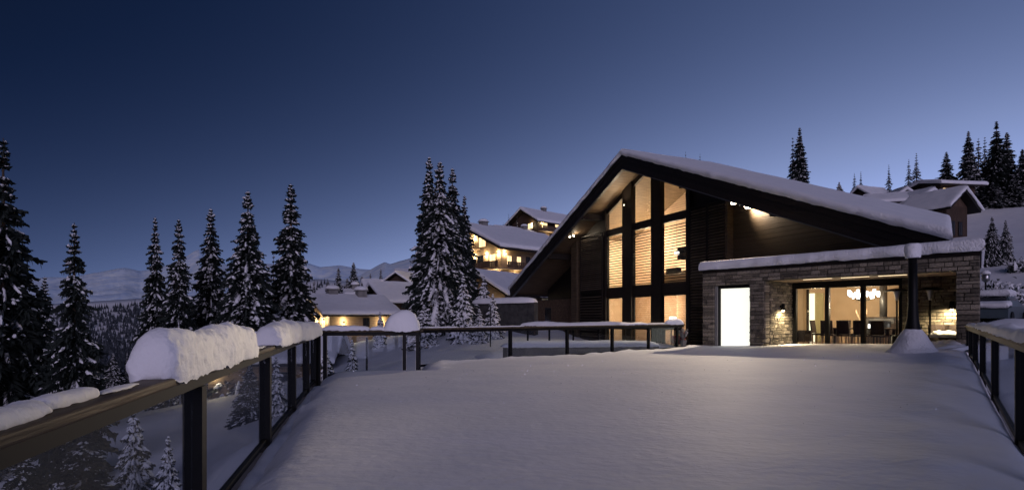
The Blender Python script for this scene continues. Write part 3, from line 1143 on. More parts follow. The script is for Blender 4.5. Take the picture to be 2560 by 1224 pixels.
def side_table(px, t, z, label, w=.5, h=.75):
    p = CF.P(CF.s_(px, t), t, z)
    o = thing('side_table', label, 'table', p)
    s = CF.s_(px, t)
    MB().fbox(CF, s - w, s + w, t - .3, t + .3, z + h - .05, z + h).build('table_top', DARKW, o)
    for a in (-1, 1):
        for b in (-1, 1):
            MB().fbox(CF, s + a * (w - .05) - .025, s + a * (w - .05) + .025, t + b * .25 - .025, t + b * .25 + .025, z, z + h - .05).build('leg', DARKW, o)


side_table(1682, TW + 1.1, ZFL, 'small side table under the lit white lamp, inside the ground floor window', h=1.05)
table_lamp(1682, TW + 1.1, ZFL + 1.05, 'white shaded table lamp glowing in the ground floor window')
p = CF.P(CF.s_(1714, TW + .9), TW + .9, ZFL)
so_ = thing('sofa', 'red sofa low behind the ground floor window', 'sofa', p)
s = CF.s_(1711, TW + .9)
MB().fbox(CF, s - .6, s + .6, TW + .55, TW + 1.3, ZFL + .12, ZFL + .42).build('seat', REDF, so_)
MB().fbox(CF, s - .6, s + .6, TW + 1.1, TW + 1.35, ZFL + .425, ZFL + .85).build('backrest', REDF, so_)
for k in (-1, 1):
    MB().fbox(CF, s + k * .7 - .09, s + k * .7 + .09, TW + .55, TW + 1.3, ZFL + .1, ZFL + .62).build('armrest', REDF, so_)
    MB().fbox(CF, s + k * .55 - .03, s + k * .55 + .03, TW + .6, TW + .66, ZFL, ZFL + .12).build('leg', BLACK, so_)
# kitchen hood and unit upstairs
s = CF.s_(1700, TW + 2.5)
kt = thing('kitchen_unit', 'dark kitchen counter with shelves behind the upper louvres', 'kitchen', CF.P(s, TW + 2.6, ZM1 - .1))
MB().fbox(CF, s - 1.5, s + .9, TW + 2.3, TW + 2.9, ZM1 - .1, ZM1 + .85).build('counter', BEIGE, kt)
MB().fbox(CF, s - 1.55, s + .95, TW + 2.25, TW + 2.95, ZM1 + .853, ZM1 + .9).build('worktop', DARKW, kt)
MB().fbox(CF, s - 1.2, s - .1, TW + 2.35, TW + 2.7, ZM1 + .903, ZM1 + 1.25).build('appliance', BLACK, kt)
MB().fbox(CF, s - .2, s + .6, TW + 2.45, TW + 2.9, ZM1 + 1.75, ZM1 + 2.5).build('hood', BLACK, kt)
pp = CF.P(CF.s_(1692, TW + 1.8), TW + 1.8, 5.2)
pl_ = thing('pendant_lamp', 'bright pendant lamp behind the upper right louvres', 'lamp', pp)
MB().lathe(pp, [(.16, 0), (.14, .14), (.05, .22)], 16).build('lamp_shade', WHITEB, pl_, True)
MB().lathe(pp + np.array((0, 0, .22)), [(.008, 0), (.008, 2.2)], 6).build('cord', BLACK, pl_)

# floodlights under the roof overhang
def floodlight(P, aim, watts, label, r=.13, spot=130):
    P = np.array(P, float)
    aim = np.array(aim, float)
    aim /= np.linalg.norm(aim)
    o = thing('floodlight', label, 'lamp', P)
    m = MB()
    m.bar(P - aim * .22, P - aim * .02, r * 2.1, r * 1.8)
    m.build('housing', BLACK, o)
    MB().bar(P + np.array((0, 0, .02)) - aim * .15, P - aim * .15 + np.array((0, 0, .3)), .03, .03, up=(1, 0, 0)).build('bracket', BLACK, o)
    m = MB()
    m.bar(P - aim * .018, P + aim * .01, r * 1.8, r * 1.5)
    m.build('lens', BULB, o)
    lamp('flood_beam', P + aim * .12, watts, (1.0, .80, .58), o, radius=.10, spot=spot, aim=aim, blend=1.0)
    return o


BULB = emis('bulb_glow', (1.0, .86, .62), 30.0)
tf = TR + 1.2
sR = CF.s_(1836, tf)
zR = CF.z_(1836, 503, tf)
floodlight(CF.P(sR, tf, zR), (-10.2, -11.0, -6.6), 4000, 'bright floodlight under the roof edge above the plank wall', spot=76, r=.19)
pF = CF.P(sR + .75, tf + .1, zR - .40)
floodlight(pF, np.array((-3.3, 3.9, 2.0)) - pF, 12500, 'second floodlight beside the first, aimed at the valley railing', spot=14.5)
floodlight(CF.P(sR + .45, tf + .2, zR - .28), (*(CF.n * .8 + CF.u * .55), -.12), 800, 'added floodlight turned onto the plank wall to brighten it', spot=140, r=.07)  # added lamp, makes the bright patch on the planks
tf2 = TR + .9
sL = CF.s_(1427, tf2)
zL = CF.z_(1427, 588, tf2)
floodlight(CF.P(sL, tf2, zL), (-.3, -.8, -.5), 1500, 'bright floodlight under the far slope of the gable roof', spot=90, r=.19)
floodlight(CF.P(sL + .25, tf2 + .1, zL - .05), (*(CF.u * .8 + CF.n * .4), .25), 40, 'added uplight beside the far floodlight, washing the soffit', spot=150, r=.08)  # added light for the soffit around the far floodlight
floodlight(CF.P(cs(1574), TW - .45, ZA - 2.6), (*(-CF.n * .4), .9), 110, 'added hidden uplight brightening the peak of the gable', spot=150, r=.02)  # added light for the soffit peak, lens kept tiny to stay unseen

# ---------------------------------------------------------------- stone annex
TA = AF.t0
as_ = lambda px, t=TA: AF.s_(px, t)
an = thing('stone_annex', 'flat-roofed stone annex with a lit dining room and a thick snow cap', 'house', AF.P(as_(2100), TA + 2, -.4))
ZB, ZTOP, ZSO = -.35, 3.03, 2.61
aL, aR = as_(1757), as_(2450)
dL, dR, dT = as_(1786), as_(1874), 2.5
oL, oR = as_(1910), as_(2390)
DA = 2.39
TG = TA + DA
# front wall backing (mortar) in pieces around the openings
for (a, b, z0, z1) in ((aL, dL, ZB, dT), (aL, oL, dT, ZTOP), (dR, oL, ZB, dT), (oL, oR, ZSO, ZTOP), (oR, aR - .15, ZB, ZTOP)):
    MB().fbox(AF, a, b, TA + .02, TA + (.4 if a != oL else .4), z0, z1).build('wall_core', MORTAR, an)
# alcove walls
MB().fbox(AF, oL - .4, oL - .02, TA + .405, TG + .3, ZB, ZTOP).build('wall_core', MORTAR, an)
RAYD = np.array((.655, .755, 0)) / np.linalg.norm((.655, .755))
A_, B_ = AF.P(oR + .02, TA + .405, 0), AF.P(aR, TA + .02, 0) + RAYD * .35
MB().hexa([q + np.array((0, 0, z)) for z in (ZB, ZTOP) for q in (A_, B_, B_ + RAYD * 6.5, A_ + RAYD * 6.2)]).build('wall_core', MORTAR, an)
gR = as_(2255, TG)
gL = as_(1978, TG)
MB().fbox(AF, gR, oR + .02, TG + .02, TG + .4, ZB, ZSO + .3).build('wall_core', MORTAR, an)
# ceiling of the alcove, roof slab
MB().fbox(AF, oL - .015, oR + .015, TA + .402, TG + .4, ZSO + .004, ZSO + .2).build('soffit', BEIGE, an)
rq = [AF.P(aL, TA - .02, 0), AF.P(aR, TA - .02, 0), AF.P(aR, TA - .02, 0) + RAYD * 7.6, AF.P(aL, TG + 5.6, 0)]
MB().hexa([q + np.array((0, 0, z)) for z in (ZTOP + .003, ZTOP + .12) for q in rq]).build('roof', DARKW, an)
MB().fbox(AF, aL, oL - .42, TG + .0, TG + .3, ZB, ZTOP).build('wall_core', MORTAR, an)
MB().fbox(AF, aL, aL + .3, TA + .405, TG - .01, ZB, ZTOP).build('wall_core', MORTAR, an)
# light slots in the soffit
for k in range(3):
    a, b = as_(1990 + k * 95), as_(2062 + k * 95)
    MB().fbox(AF, a, b, TA + .62, TA + .66, ZSO - .012, ZSO + .002).build('light_slot', emis('slot_glow_%d' % k, (1, .8, .5), 1.6), an)
snow_slab('roof_snow', AF.P(aL - .02, TA - .12, ZTOP + .125), AF.P(aR + .06, TA - .12, ZTOP + .125), AF.P(aR + .06, TA - .12, ZTOP + .125) + RAYD * 7.6, AF.P(aL - .02, TG + 5.6, ZTOP + .125), .37, an, na=120, nb=50, o=.08, seed=8, amp=.05)
# stones
SV = [unit_mesh('stone', STONE, .045, .2, k) for k in range(8)]
rr = random.Random(5)
stones = []
for (s, z, w, h) in stone_mesh(AF, aL, aR, ZB + .3, ZTOP - .0, TA, [(dL - .0, dR + .0, ZB, dT), (oL, oR, ZB, ZSO)], .085, .19, .20, .50, rr):
    stones.append((AF.P(s, TA + .01 - rr.uniform(0, .025), z), AF.ang, w, h))
for (s, z, w, h) in stone_mesh(AF, 0, DA - .41, ZB + .3, ZSO, 0, [], .08, .15, .18, .42, rr):
    stones.append((AF.P(oL + .0 + rr.uniform(0, .03), TA + .41 + s, z), AF.ang + R(90), w, h))
for (s, z, w, h) in stone_mesh(AF, 0, .38, ZB + .3, ZSO, 0, [], .12, .2, .38, .381, rr):
    stones.append((AF.P(oL + .0, TA + .02 + s, z), AF.ang + R(90), w, h))
for (s, z, w, h) in stone_mesh(AF, gR, oR, ZB + .3, ZSO, TG, [], .08, .15, .2, .45, rr):
    stones.append((AF.P(s, TG + .01 - rr.uniform(0, .025), z), AF.ang, w, h))
stones.sort(key=lambda q: -q[2] * q[3])
for q in stones[:300]:
    piece('stone', rr.choice(SV), an, q[0], (0, 0, q[1]), (q[2], .09, q[3]))
mb = MB()
for c, ang, w, h in stones[300:]:
    u = np.array((math.cos(ang), math.sin(ang), 0))
    nn = np.array((-math.sin(ang), math.cos(ang), 0))
    k = [c + u * a * w / 2 + nn * .04 + np.array((0, 0, b * h / 2)) for a, b in ((-1, -1), (1, -1), (1, 1), (-1, 1))]
    k2 = [c + u * a * w / 2 * .93 - nn * rr.uniform(.03, .05) + np.array((0, 0, b * h / 2 * .86)) for a, b in ((-1, -1), (1, -1), (1, 1), (-1, 1))]
    mb.add(k + k2, [(0, 1, 5, 4), (1, 2, 6, 5), (2, 3, 7, 6), (3, 0, 4, 7), (4, 5, 6, 7)])
if stones[300:]:
    o = mb.build('small_stones', STONE, an)
    o['kind'] = 'stuff'
# lit frosted door
m = MB()
m.fbox(AF, dL + .003, dL + .10, TA + .03, TA + .36, ZB, dT - .005)
m.build('door_lining', CONC, an)
dr = MB().fbox(AF, dL + .17, dR - .03, TA + .22, TA + .26, ZB, dT - .13).build('door', WHITEP, an)
m = MB()
m.fbox(AF, dL + .10, dL + .168, TA + .12, TA + .30, ZB, dT - .004)
m.fbox(AF, dR - .028, dR - .003, TA + .12, TA + .30, ZB, dT - .004)
m.fbox(AF, dL + .17, dR - .03, TA + .12, TA + .30, dT - .12, dT - .004)
m.build('door_frame', BLACK, dr)
MB().fbox(AF, dL, dR, TA + .40, TA + .5, ZB, dT + .1).build('door_back', MORTAR, an)

# glazing of the dining room
ZG = 2.36
gz0 = -.1
gw = MB()
bars = [(1978, 1990), (2062, 2072), (2151, 2162), (2247, 2256)]
wn = MB()
wn.fbox(AF, gL, gR, TG + .0, TG + .16, ZG, ZSO + .002)
for a, b in bars:
    wn.fbox(AF, as_(a, TG), as_(b, TG), TG + .0, TG + .16, ZB, ZG - .002)
wn = wn.build('window_frame', BLACK, an)
for (a, b) in zip(bars[:-1], bars[1:]):
    MB().fbox(AF, as_(a[1], TG) + .002, as_(b[0], TG) - .002, TG + .07, TG + .085, ZB, ZG - .003).build('glass_pane', GLASS, wn)
# room
TBK = TG + 5.2
rA, rB = gL - 1.6, gR + .35
MB().fbox(AF, rA, rB, TBK, TBK + .2, ZB, ZSO + .3).build('room_wall', BEIGE, an)
MB().fbox(AF, rA - .2, rA, TG + .31, TBK + .2, ZB, ZSO + .3).build('room_wall', BEIGE, an)
MB().fbox(AF, rB, rB + .2, TG + .42, TBK + .2, ZB, ZSO + .3).build('room_wall', BEIGE, an)
MB().fbox(AF, rA, rB, TG + .17, TBK, ZB + .0, .02).build('room_floor', FLOORW, an)
MB().fbox(AF, rA, rB, TG + .41, TBK, ZSO + .02, ZSO + .25).build('room_ceiling', BEIGE, an)
# bright tall panel and door leaf at the back
MB().fbox(AF, as_(2023, TBK - .1), as_(2037, TBK - .1), TBK - .14, TBK - .1, .03, ZG).build('light_panel', emis('panel_glow', (1, .93, .66), 1.5), an)
MB().fbox(AF, as_(2038, TBK - .1), as_(2058, TBK - .1), TBK - .10, TBK - .02, .03, ZG).build('inner_door', mat('olive_paint', (.42, .40, .22), (.46, .43, .25), rough=.5), an)
MB().fbox(AF, as_(2016, TBK - .3), as_(2021, TBK - .3), TBK - .3, TBK - .2, .03, ZG + .2).build('door_jamb', DARKW, an)
FL = .02
# chandelier
cp = AF.P(as_(2158, TG + 2.2), TG + 2.2, 1.95)
cd = thing('chandelier', 'bright branching chandelier hanging in the dining room', 'lamp', cp)
MB().lathe(cp + np.array((0, 0, .05)), [(.012, 0), (.012, .68)], 8).build('stem', BLACK, cd)
for k in range(14):
    a = 2 * math.pi * k / 14
    r_ = .52 if k % 2 else .34
    tip = cp + np.array((r_ * math.cos(a), r_ * math.sin(a), .02 + .07 * (k % 3)))
    MB().bar(cp + np.array((0, 0, -.12)), tip, .014, .014).build('arm', BLACK, cd)
    MB().lathe(tip, [(.045, 0), (.055, .10), (.05, .22)], 8).build('shade', emis('cand_%d' % k, (1, .93, .85), 7) if k == 0 else bpy.data.materials['cand_0'], cd, True)
lamp('chandelier_light', cp + np.array((0, 0, -.25)), 190, (1, .75, .46), cd, radius=.3)
lamp('dining_glow', AF.P(as_(2040, TG + 2.5), TG + 2.5, 2.1), 150, (1, .75, .46), an, radius=.3)
# dining table and chairs
ts, tt = as_(2150, TG + 2.3), TG + 2.3
tb = thing('dining_table', 'dark dining table under the chandelier', 'table', AF.P(ts, tt, FL))
MB().fbox(AF, ts - 1.2, ts + 1.2, tt - .5, tt + .5, FL + .70, FL + .75).build('table_top', DARKF, tb)
for a in (-1, 1):
    for b in (-1, 1):
        MB().fbox(AF, ts + a * 1.08 - .05, ts + a * 1.08 + .05, tt + b * .4 - .05, tt + b * .4 + .05, FL, FL + .70).build('leg', DARKW, tb)


def chair(s, t, rot, label):
    c = AF.P(s, t, FL)
    o = thing('dining_chair', label, 'chair', c, AF.ang + rot, 'dining chairs')
    MB().box(-.23, .23, -.23, .23, .42, .49).build('seat', DARKF, o, local=True)
    m = MB().hexa([(-.23, .19, .50), (.23, .19, .50), (.23, .25, .50), (-.23, .25, .50), (-.22, .27, 1.06), (.22, .27, 1.06), (.22, .32, 1.06), (-.22, .32, 1.06)])
    m.build('backrest', DARKF, o, local=True)
    for a in (-1, 1):
        for b in (-1, 1):
            MB().box(a * .2 - .022, a * .2 + .022, b * .2 - .022, b * .2 + .022, 0, .42).build('leg', BEIGE, o, local=True)


names = ['first', 'second', 'third', 'fourth']
for k in range(4):
    sk = ts - .9 + k * .6
    chair(sk, tt - .75, R(180), names[k] + ' chair on the window side of the dining table, counted from the left')
    chair(sk, tt + .75, 0, names[k] + ' chair on the far side of the dining table, counted from the left')
chair(ts - 1.55, tt, R(90), 'dark chair at the left head of the dining table')
# vase with twigs
vp = AF.P(ts + .05, tt, FL + .75)
vs = thing('vase', 'glass vase with bare pale twigs on the dining table', 'vase', vp)
MB().lathe(vp, [(.05, 0), (.07, .1), (.05, .25)], 12).build('body', STEEL, vs, True)
for k in range(6):
    a = k * 1.05
    MB().bar(vp + np.array((0, 0, .2)), vp + np.array((.22 * math.cos(a), .22 * math.sin(a), .62 + .06 * (k % 3))), .012, .012).build('twig', BEIGE, vs)
for k in range(2):
    c = AF.P(ts - .1 + .5 * k, tt - .25, FL + .75)
    cn = tag(MB().lathe(c, [(.035, 0), (.035, .16)], 10).build('candle', WHITEB), 'short pale candle on the dining table, %s' % ('beside the vase' if k == 0 else 'nearer the stove'), 'candle')
# stove
st_s, st_t = as_(2205, TG + 3.6), TG + 3.6
sv_ = thing('wood_stove', 'dark fireplace stove with a tall flue pipe in the dining room', 'stove', AF.P(st_s, st_t, FL))
MB().fbox(AF, st_s - .5, st_s + .5, st_t - .3, st_t + .3, FL, FL + 1.15).build('body', GREY, sv_)
MB().fbox(AF, st_s - .4, st_s + .4, st_t - .32, st_t - .303, FL + .55, FL + 1.05).build('firebox_door', PANED, sv_)
MB().fbox(AF, st_s - .56, st_s + .56, st_t - .34, st_t + .34, FL + 1.153, FL + 1.2).build('top_plate', DARKW, sv_)
MB().lathe(AF.P(st_s + .05, st_t, FL + 1.203), [(.14, 0), (.14, 1.4)], 16).build('flue', GREY, sv_, True)
# armchair near the left pane
ac_s, ac_t = as_(2000, TG + .9), TG + .9
ac = thing('armchair', 'patterned brown armchair behind the left pane of the dining room', 'armchair', AF.P(ac_s, ac_t, FL))
MB().fbox(AF, ac_s - .3, ac_s + .3, ac_t - .3, ac_t + .3, FL + .2, FL + .45).build('seat', DARKF, ac)
MB().fbox(AF, ac_s - .36, ac_s - .24, ac_t - .32, ac_t + .3, FL + .455, FL + .95).build('backrest', DARKF, ac)
for b in (-1, 1):
    MB().fbox(AF, ac_s - .2, ac_s + .32, ac_t + b * .33 - .05, ac_t + b * .33 + .05, FL + .18, FL + .64).build('armrest', DARKF, ac)
for a in (-1, 1):
    for b in (-1, 1):
        MB().fbox(AF, ac_s + a * .25 - .03, ac_s + a * .25 + .03, ac_t + b * .25 - .03, ac_t + b * .25 + .03, FL, FL + .2).build('leg', BEIGE, ac)

# wall lamps in the alcove
def wall_lamp(P, out, watts, label):
    P, out = np.array(P, float), np.array(out, float)
    o = thing('wall_lamp', label, 'lamp', P)
    c = P + out * .13
    MB().lathe(c, [(.10, -.13), (.055, .13)], 16).build('shade', BLACK, o, True)
    MB().bar(P + np.array((0, 0, .02)), c + np.array((0, 0, .02)), .06, .10).build('bracket', BLACK, o)
    MB().lathe(c + np.array((0, 0, -.128)), [(.03, -.055), (.05, -.02), (.03, 0)], 12).build('bulb', WARM2, o, True)
    lamp('downlight', c + out * .28 + np.array((0, 0, -.19)), watts, (1, .80, .48), o, radius=.05, spot=155, aim=(-out[0] * .55, -out[1] * .55, -1), blend=.8)
    return o


un, nn3 = np.array((*AF.u, 0)), np.array((*AF.n, 0))
PL = AF.P(oL + .04, TA + 1.25, 1.62)
wall_lamp(PL, un, 180, 'lit dark cone wall lamp on the stone wall between door and dining room')
tr_ = TA + 1.5
wall_lamp(AF.P(as_(2383, TG), TG - .03, 1.62), -nn3, 210, 'dark cone wall lamp at the pillar side of the alcove')

# patio heaters
def heater(px, t, label):
    s = as_(px, t)
    c = AF.P(s, t, .1)
    o = thing('patio_heater', label, 'heater', c)
    MB().lathe(c, [(.24, 0), (.24, .06), (.16, .10), (.16, .45), (.05, .5)], 18).build('base', BLACK, o, True)
    MB().lathe(c + np.array((0, 0, .5)), [(.028, 0), (.028, 1.2)], 10).build('pole', BLACK, o, True)
    MB().lathe(c + np.array((0, 0, 1.69)), [(.05, 0), (.06, .1), (.10, .30), (.11, .34)], 14).build('burner', STEEL, o, True)
    MB().lathe(c + np.array((0, 0, 2.03)), [(.38, 0), (.36, .03), (.20, .075), (.04, .10)], 24).build('reflector', BLACK, o, True)


heater(2325, TG - .45, 'patio heater standing clear in front of the lit stone wall')
heater(2242, TG - .5, 'patio heater half hidden behind the fire pit flue')

# fire pit: flared flue over a snowed-in bowl
fp = at(2282, HY, 15.2)
fpz = ter_z(fp[0], fp[1])
f_o = thing('fire_pit', 'black outdoor fireplace with a tall flue rising out of a snow cone', 'fireplace', (fp[0], fp[1], fpz))
zt = 1.25 + (HY - 640) / FPX * 15.2
sc_y = 15.2 / FPX
prof = [(.30, 0.35), (.22, .55), (.165, .75), (.135, 1.0), (.115, 1.35), (.105, zt - fpz)]
MB().lathe((fp[0], fp[1], fpz), prof, 24).build('flue', BLACK, f_o, True)
MB().lathe((fp[0], fp[1], fpz), [(.3, -.2), (.34, .1), (.30, .30)], 24).build('bowl', BLACK, f_o, True)


def snow_cone(name, c, prof, parent, seed, amp=.03, n=40):
    V, F = [], []
    pr = []
    for i in range(len(prof) - 1):
        for k in range(5):
            a = k / 5
            pr.append((prof[i][0] * (1 - a) + prof[i + 1][0] * a, prof[i][1] * (1 - a) + prof[i + 1][1] * a))
    pr.append(prof[-1])
    for r, z in pr:
        for k in range(n):
            t = 2 * math.pi * k / n
            V.append((c[0] + r * math.cos(t), c[1] + r * math.sin(t), c[2] + z))
    V = np.array(V)
    q = fbm(V * 3 + seed, 3)
    V += (q * amp)[:, None] * np.array((1, 1, .5))
    F = [(i * n + k, i * n + (k + 1) % n, (i + 1) * n + (k + 1) % n, (i + 1) * n + k) for i in range(len(pr) - 1) for k in range(n)]
    F.append(tuple((len(pr) - 1) * n + k for k in range(n)))
    return put(name, V, F, SNOW_R, parent, True, root_off(parent) if parent else None)


snow_cone('snow_cone', (fp[0], fp[1], fpz), [(.72, -.12), (.60, .03), (.52, .10), (.41, .28), (.32, .46), (.23, .60), (.15, .67), (.11, .68)], f_o, 3, .06)
snow_cone('snow_cap', (fp[0], fp[1], zt), [(.13, -.06), (.18, -.05), (.195, .04), (.20, .24), (.19, .31), (.15, .345), (.02, .355)], f_o, 9, .045, 24)

# snowed-in garden seats in the alcove
def tub_chair(px, t, label, r=.34):
    c = AF.P(as_(px, t), t, ter_z(*AF.P(as_(px, t), t, 0)[:2]) - .05)
    o = thing('garden_chair', label, 'chair', c)
    V, F = [], []
    n = 20
    for z, rr_ in ((0, .8), (.3, .95), (.72, 1.05)):
        for k in range(n + 1):
            a = AF.ang + math.pi * (.02 + .96 * k / n)
            V.append((c[0] + r * rr_ * math.cos(a), c[1] + r * rr_ * math.sin(a), c[2] + z))
    F = [(i * (n + 1) + k, i * (n + 1) + k + 1, (i + 1) * (n + 1) + k + 1, (i + 1) * (n + 1) + k) for i in range(2) for k in range(n)]
    put('backrest', V, F, DARKF, o, True, root_off(o))
    MB().lathe(c, [(r * .8, 0), (r * .9, .3)], 20).build('seat', DARKF, o, True)
    snow_cone('seat_snow', (c[0], c[1], c[2] + .3), [(r * .85, 0), (r * .8, .1), (r * .5, .2), (.02, .24)], o, px)


tub_chair(2372, TG - .55, 'snow-filled tub chair glowing under the lamp in the alcove corner')
tub_chair(2346, TG - .5, 'dark snow-filled tub chair next to the patio heater', .28)
snow_lump('snow_heap', [AF.P(as_(2340, TA + .3), TA + .3, .2), AF.P(as_(2375, TA + .3), TA + .3, .22), AF.P(as_(2400, TA - .1), TA - .1, .24)], .5, .28, 'lumpy snow heap lit by the alcove lamp at the stone pillar', 66, n=50, m=20, wob=.3)

# planter flowers at the chalet corner near the railing end
pc = at(1708, 870, 23.2)
pc[2] = -.1
pf = thing('potted_plant', 'small frosted pot plant beside the end of the chalet railing', 'plant', pc)
MB().lathe(pc, [(.10, 0), (.15, .3), (.16, .32)], 14).build('pot', CONC, pf, True)
r_ = random.Random(8)
mb = MB()
for k in range(40):
    a, l = r_.uniform(0, 6.28), r_.uniform(.15, .5)
    q = pc + np.array((0, 0, .3))
    e = q + np.array((math.cos(a) * l * .5, math.sin(a) * l * .5, l))
    mb.bar(q, e, .012, .012)
    mb.box(e[0] - .03, e[0] + .03, e[1] - .03, e[1] + .03, e[2] - .02, e[2] + .03)
mb.build('foliage', mat('frosted_leaf', (.18, .16, .12), (.4, .38, .36), rough=.9), pf)

# garden wall left of the chalet
GW0, GW1 = at(1185, HY, 44)[:2], at(1340, HY, 40)[:2]
z_w = 1.25 + (HY - 757) / FPX * 42
gwt = thing('garden_wall', 'dark stone garden wall with a snow cap left of the chalet', 'wall', (*((GW0 + GW1) / 2), -.5))
MB().bar((*GW0, (z_w - 1) / 2), (*GW1, (z_w - 1) / 2), .5, z_w + 1).build('wall_core', mat('dark_stone', (.03, .03, .032), (.07, .068, .065), scale=3, rough=.9, bump=.8, bscale=6, bdist=.08), gwt)
snow_lump('snow_cap', [(*(GW0 + (GW1 - GW0) * f), z_w) for f in np.linspace(0, 1, 4)], 1.0, .42, None, 71, n=50, m=16, wob=.08, parent=gwt)


# ---------------------------------------------------------------- spruces
def spruce_data(seed, H=12.0, Rr=2.2, dens=1.0, snow=.5, ragged=.3, nbm=1.0, droop=1.15):
    r = np.random.default_rng(seed)
    Vn, Fn, Vs, Fs = [], [], [], []
    nw = int(46 * dens)
    hs = (np.linspace(.05, .985, nw) + np.r_[r.uniform(-.012, .012, nw - 4), 0, 0, 0, 0]) ** .95 * H
    for k, h in enumerate(hs):
        q = h / H
        rad = Rr * ((1 - q) ** .98) * 1.12 * (1 - .25 * math.exp(-q * 12)) + .05
        rad *= 1 + r.uniform(-ragged, ragged) * .7
        nb = max(4, int((6 + 7 * (1 - q)) * nbm))
        a0 = r.random() * 6.28
        for b in range(nb):
            az = a0 + 2 * math.pi * b / nb + r.uniform(-.3, .3)
            L = rad * r.uniform(1 - ragged, 1.12)
            dr = (.50 + .55 * (1 - q)) * droop * r.uniform(.6, 1.3) if q < .9 else r.uniform(-.5, .3)
            ca, sa = math.cos(az), math.sin(az)
            sdx, sdy = -sa, ca
            h_ = h + r.uniform(-.30, .30) * (1 - q) + .25 * L * (1 - q)
            m = 6 if L > .6 else 4

            def bp(u):
                return np.array((ca * L * u, sa * L * u, h_ - dr * L * u ** 1.25 + .30 * L * u ** 4 * (1 - q * .5)))
            # needle sprays
            ns = int((5 + 5.5 * L) * (1.0 if dens > .7 else .7))
            for i in range(ns):
                u = (i + r.random()) / ns * .95 + .05
                p = bp(u)
                tl = (.20 * min(1, .25 + .9 * L) + .26 * L * (1 - u) ** .7) * r.uniform(.7, 1.25)
                for sg in (-1, 1):
                    fw = r.uniform(.25, .75)
                    tip = p + np.array((ca * fw + sdx * sg * .8, sa * fw + sdy * sg * .8, -r.uniform(.25, .85))) * tl
                    w = .055 + .03 * r.random() + .02 * L
                    bn = np.array((ca, sa, .25)) * w
                    i0 = len(Vn)
                    mid = (p + tip) / 2 + np.array((0, 0, .05 * tl))
                    Vn += [p, mid + bn, tip, mid - bn]
                    Fn.append((i0, i0 + 1, i0 + 2, i0 + 3))
                # hanging twig
                if r.random() < (.6 if L > .35 else .2):
                    tip = p + np.array((ca * .2, sa * .2, -1)) * (.16 + .10 * L) * r.uniform(.6, 1.5)
                    i0 = len(Vn)
                    w = .05
                    mid = (p + tip) / 2
                    Vn += [p, mid + np.array((sdx, sdy, 0)) * w, tip, mid - np.array((sdx, sdy, 0)) * w]
                    Fn.append((i0, i0 + 1, i0 + 2, i0 + 3))
            # snow pads on the branch
            if r.random() < .25 + .70 * snow:
                u0, u1 = sorted(r.uniform(.12, 1.0, 2))
                if snow > .6:
                    u0, u1 = u0 * .6, min(1.02, .5 + u1 * .55)
                if u1 - u0 < .18:
                    u1 = min(1.03, u0 + .3)
                w = (.045 + .052 * L) * (.5 + .65 * snow) * r.uniform(.4, 1.3)
                hh = (.05 + .045 * L) * (.6 + .9 * snow)
                i0 = len(Vs)
                ng = 6
                for g_ in range(ng):
                    t = g_ / (ng - 1)
                    e = math.sin(math.pi * (t * .9 + .05)) ** .6
                    p = bp(u0 + (u1 - u0) * t)
                    p = p + np.array((r.uniform(-.03, .03), r.uniform(-.03, .03), .01))
                    ww = w * e * r.uniform(.65, 1.3)
                    sd = np.array((sdx, sdy, 0))
                    Vs += [p - sd * ww + np.array((0, 0, -.30 * ww - .03)), p - sd * ww * .5 + np.array((0, 0, hh * e * .8)), p + np.array((0, 0, hh * e * r.uniform(.9, 1.4))),
                           p + sd * ww * .5 + np.array((0, 0, hh * e * .8)), p + sd * ww + np.array((0, 0, -.30 * ww - .03))]
                for g_ in range(ng - 1):
                    for c in range(4):
                        Fs.append((i0 + g_ * 5 + c, i0 + g_ * 5 + c + 1, i0 + (g_ + 1) * 5 + c + 1, i0 + (g_ + 1) * 5 + c))
                # loose clumps on side twigs
                for _ in range(int(2 + 5 * snow * min(L, 1.6))):
                    u = r.uniform(.25, 1)
                    p = bp(u) + np.array((sdx, sdy, 0)) * r.uniform(-.38, .38) * L * (1 - u * .6) + np.array((0, 0, -.10 * L * r.random() + .03))
                    s_ = r.uniform(.05, .11) * (.7 + .6 * snow) * (.7 + .3 * L)
                    i0 = len(Vs)
                    d1 = np.array((ca, sa, -.35)) * s_ * r.uniform(1.0, 2.0)
                    d2 = np.array((sdx, sdy, 0)) * s_
                    up = np.array((0, 0, s_ * .7))
                    Vs += [p + d1, p + d2, p - d1, p - d2, p + up, p - up * .4]
                    Fs += [(i0, i0 + 1, i0 + 4), (i0 + 1, i0 + 2, i0 + 4), (i0 + 2, i0 + 3, i0 + 4), (i0 + 3, i0, i0 + 4), (i0 + 1, i0, i0 + 5), (i0 + 2, i0 + 1, i0 + 5), (i0 + 3, i0 + 2, i0 + 5), (i0, i0 + 3, i0 + 5)]
    # trunk
    tm = MB().lathe((0, 0, 0), [(.22, -.4), (.18, .5), (.13, H * .4), (.06, H * .8), (.012, H * 1.0)], 8)

    def me(name, v, f, mt, smooth=False):
        q = bpy.data.meshes.new(name)
        q.from_pydata(np.array(v, float).tolist(), [], f)
        q.materials.append(mt)
        if smooth:
            q.polygons.foreach_set('use_smooth', [True] * len(q.polygons))
        q.update()
        return q
    return (me('trunk', tm.v, tm.f, BARK), me('crown', Vn, Fn, NEEDLE), me('snow_load', Vs, Fs, SNOW_TREE, True), H, Rr)


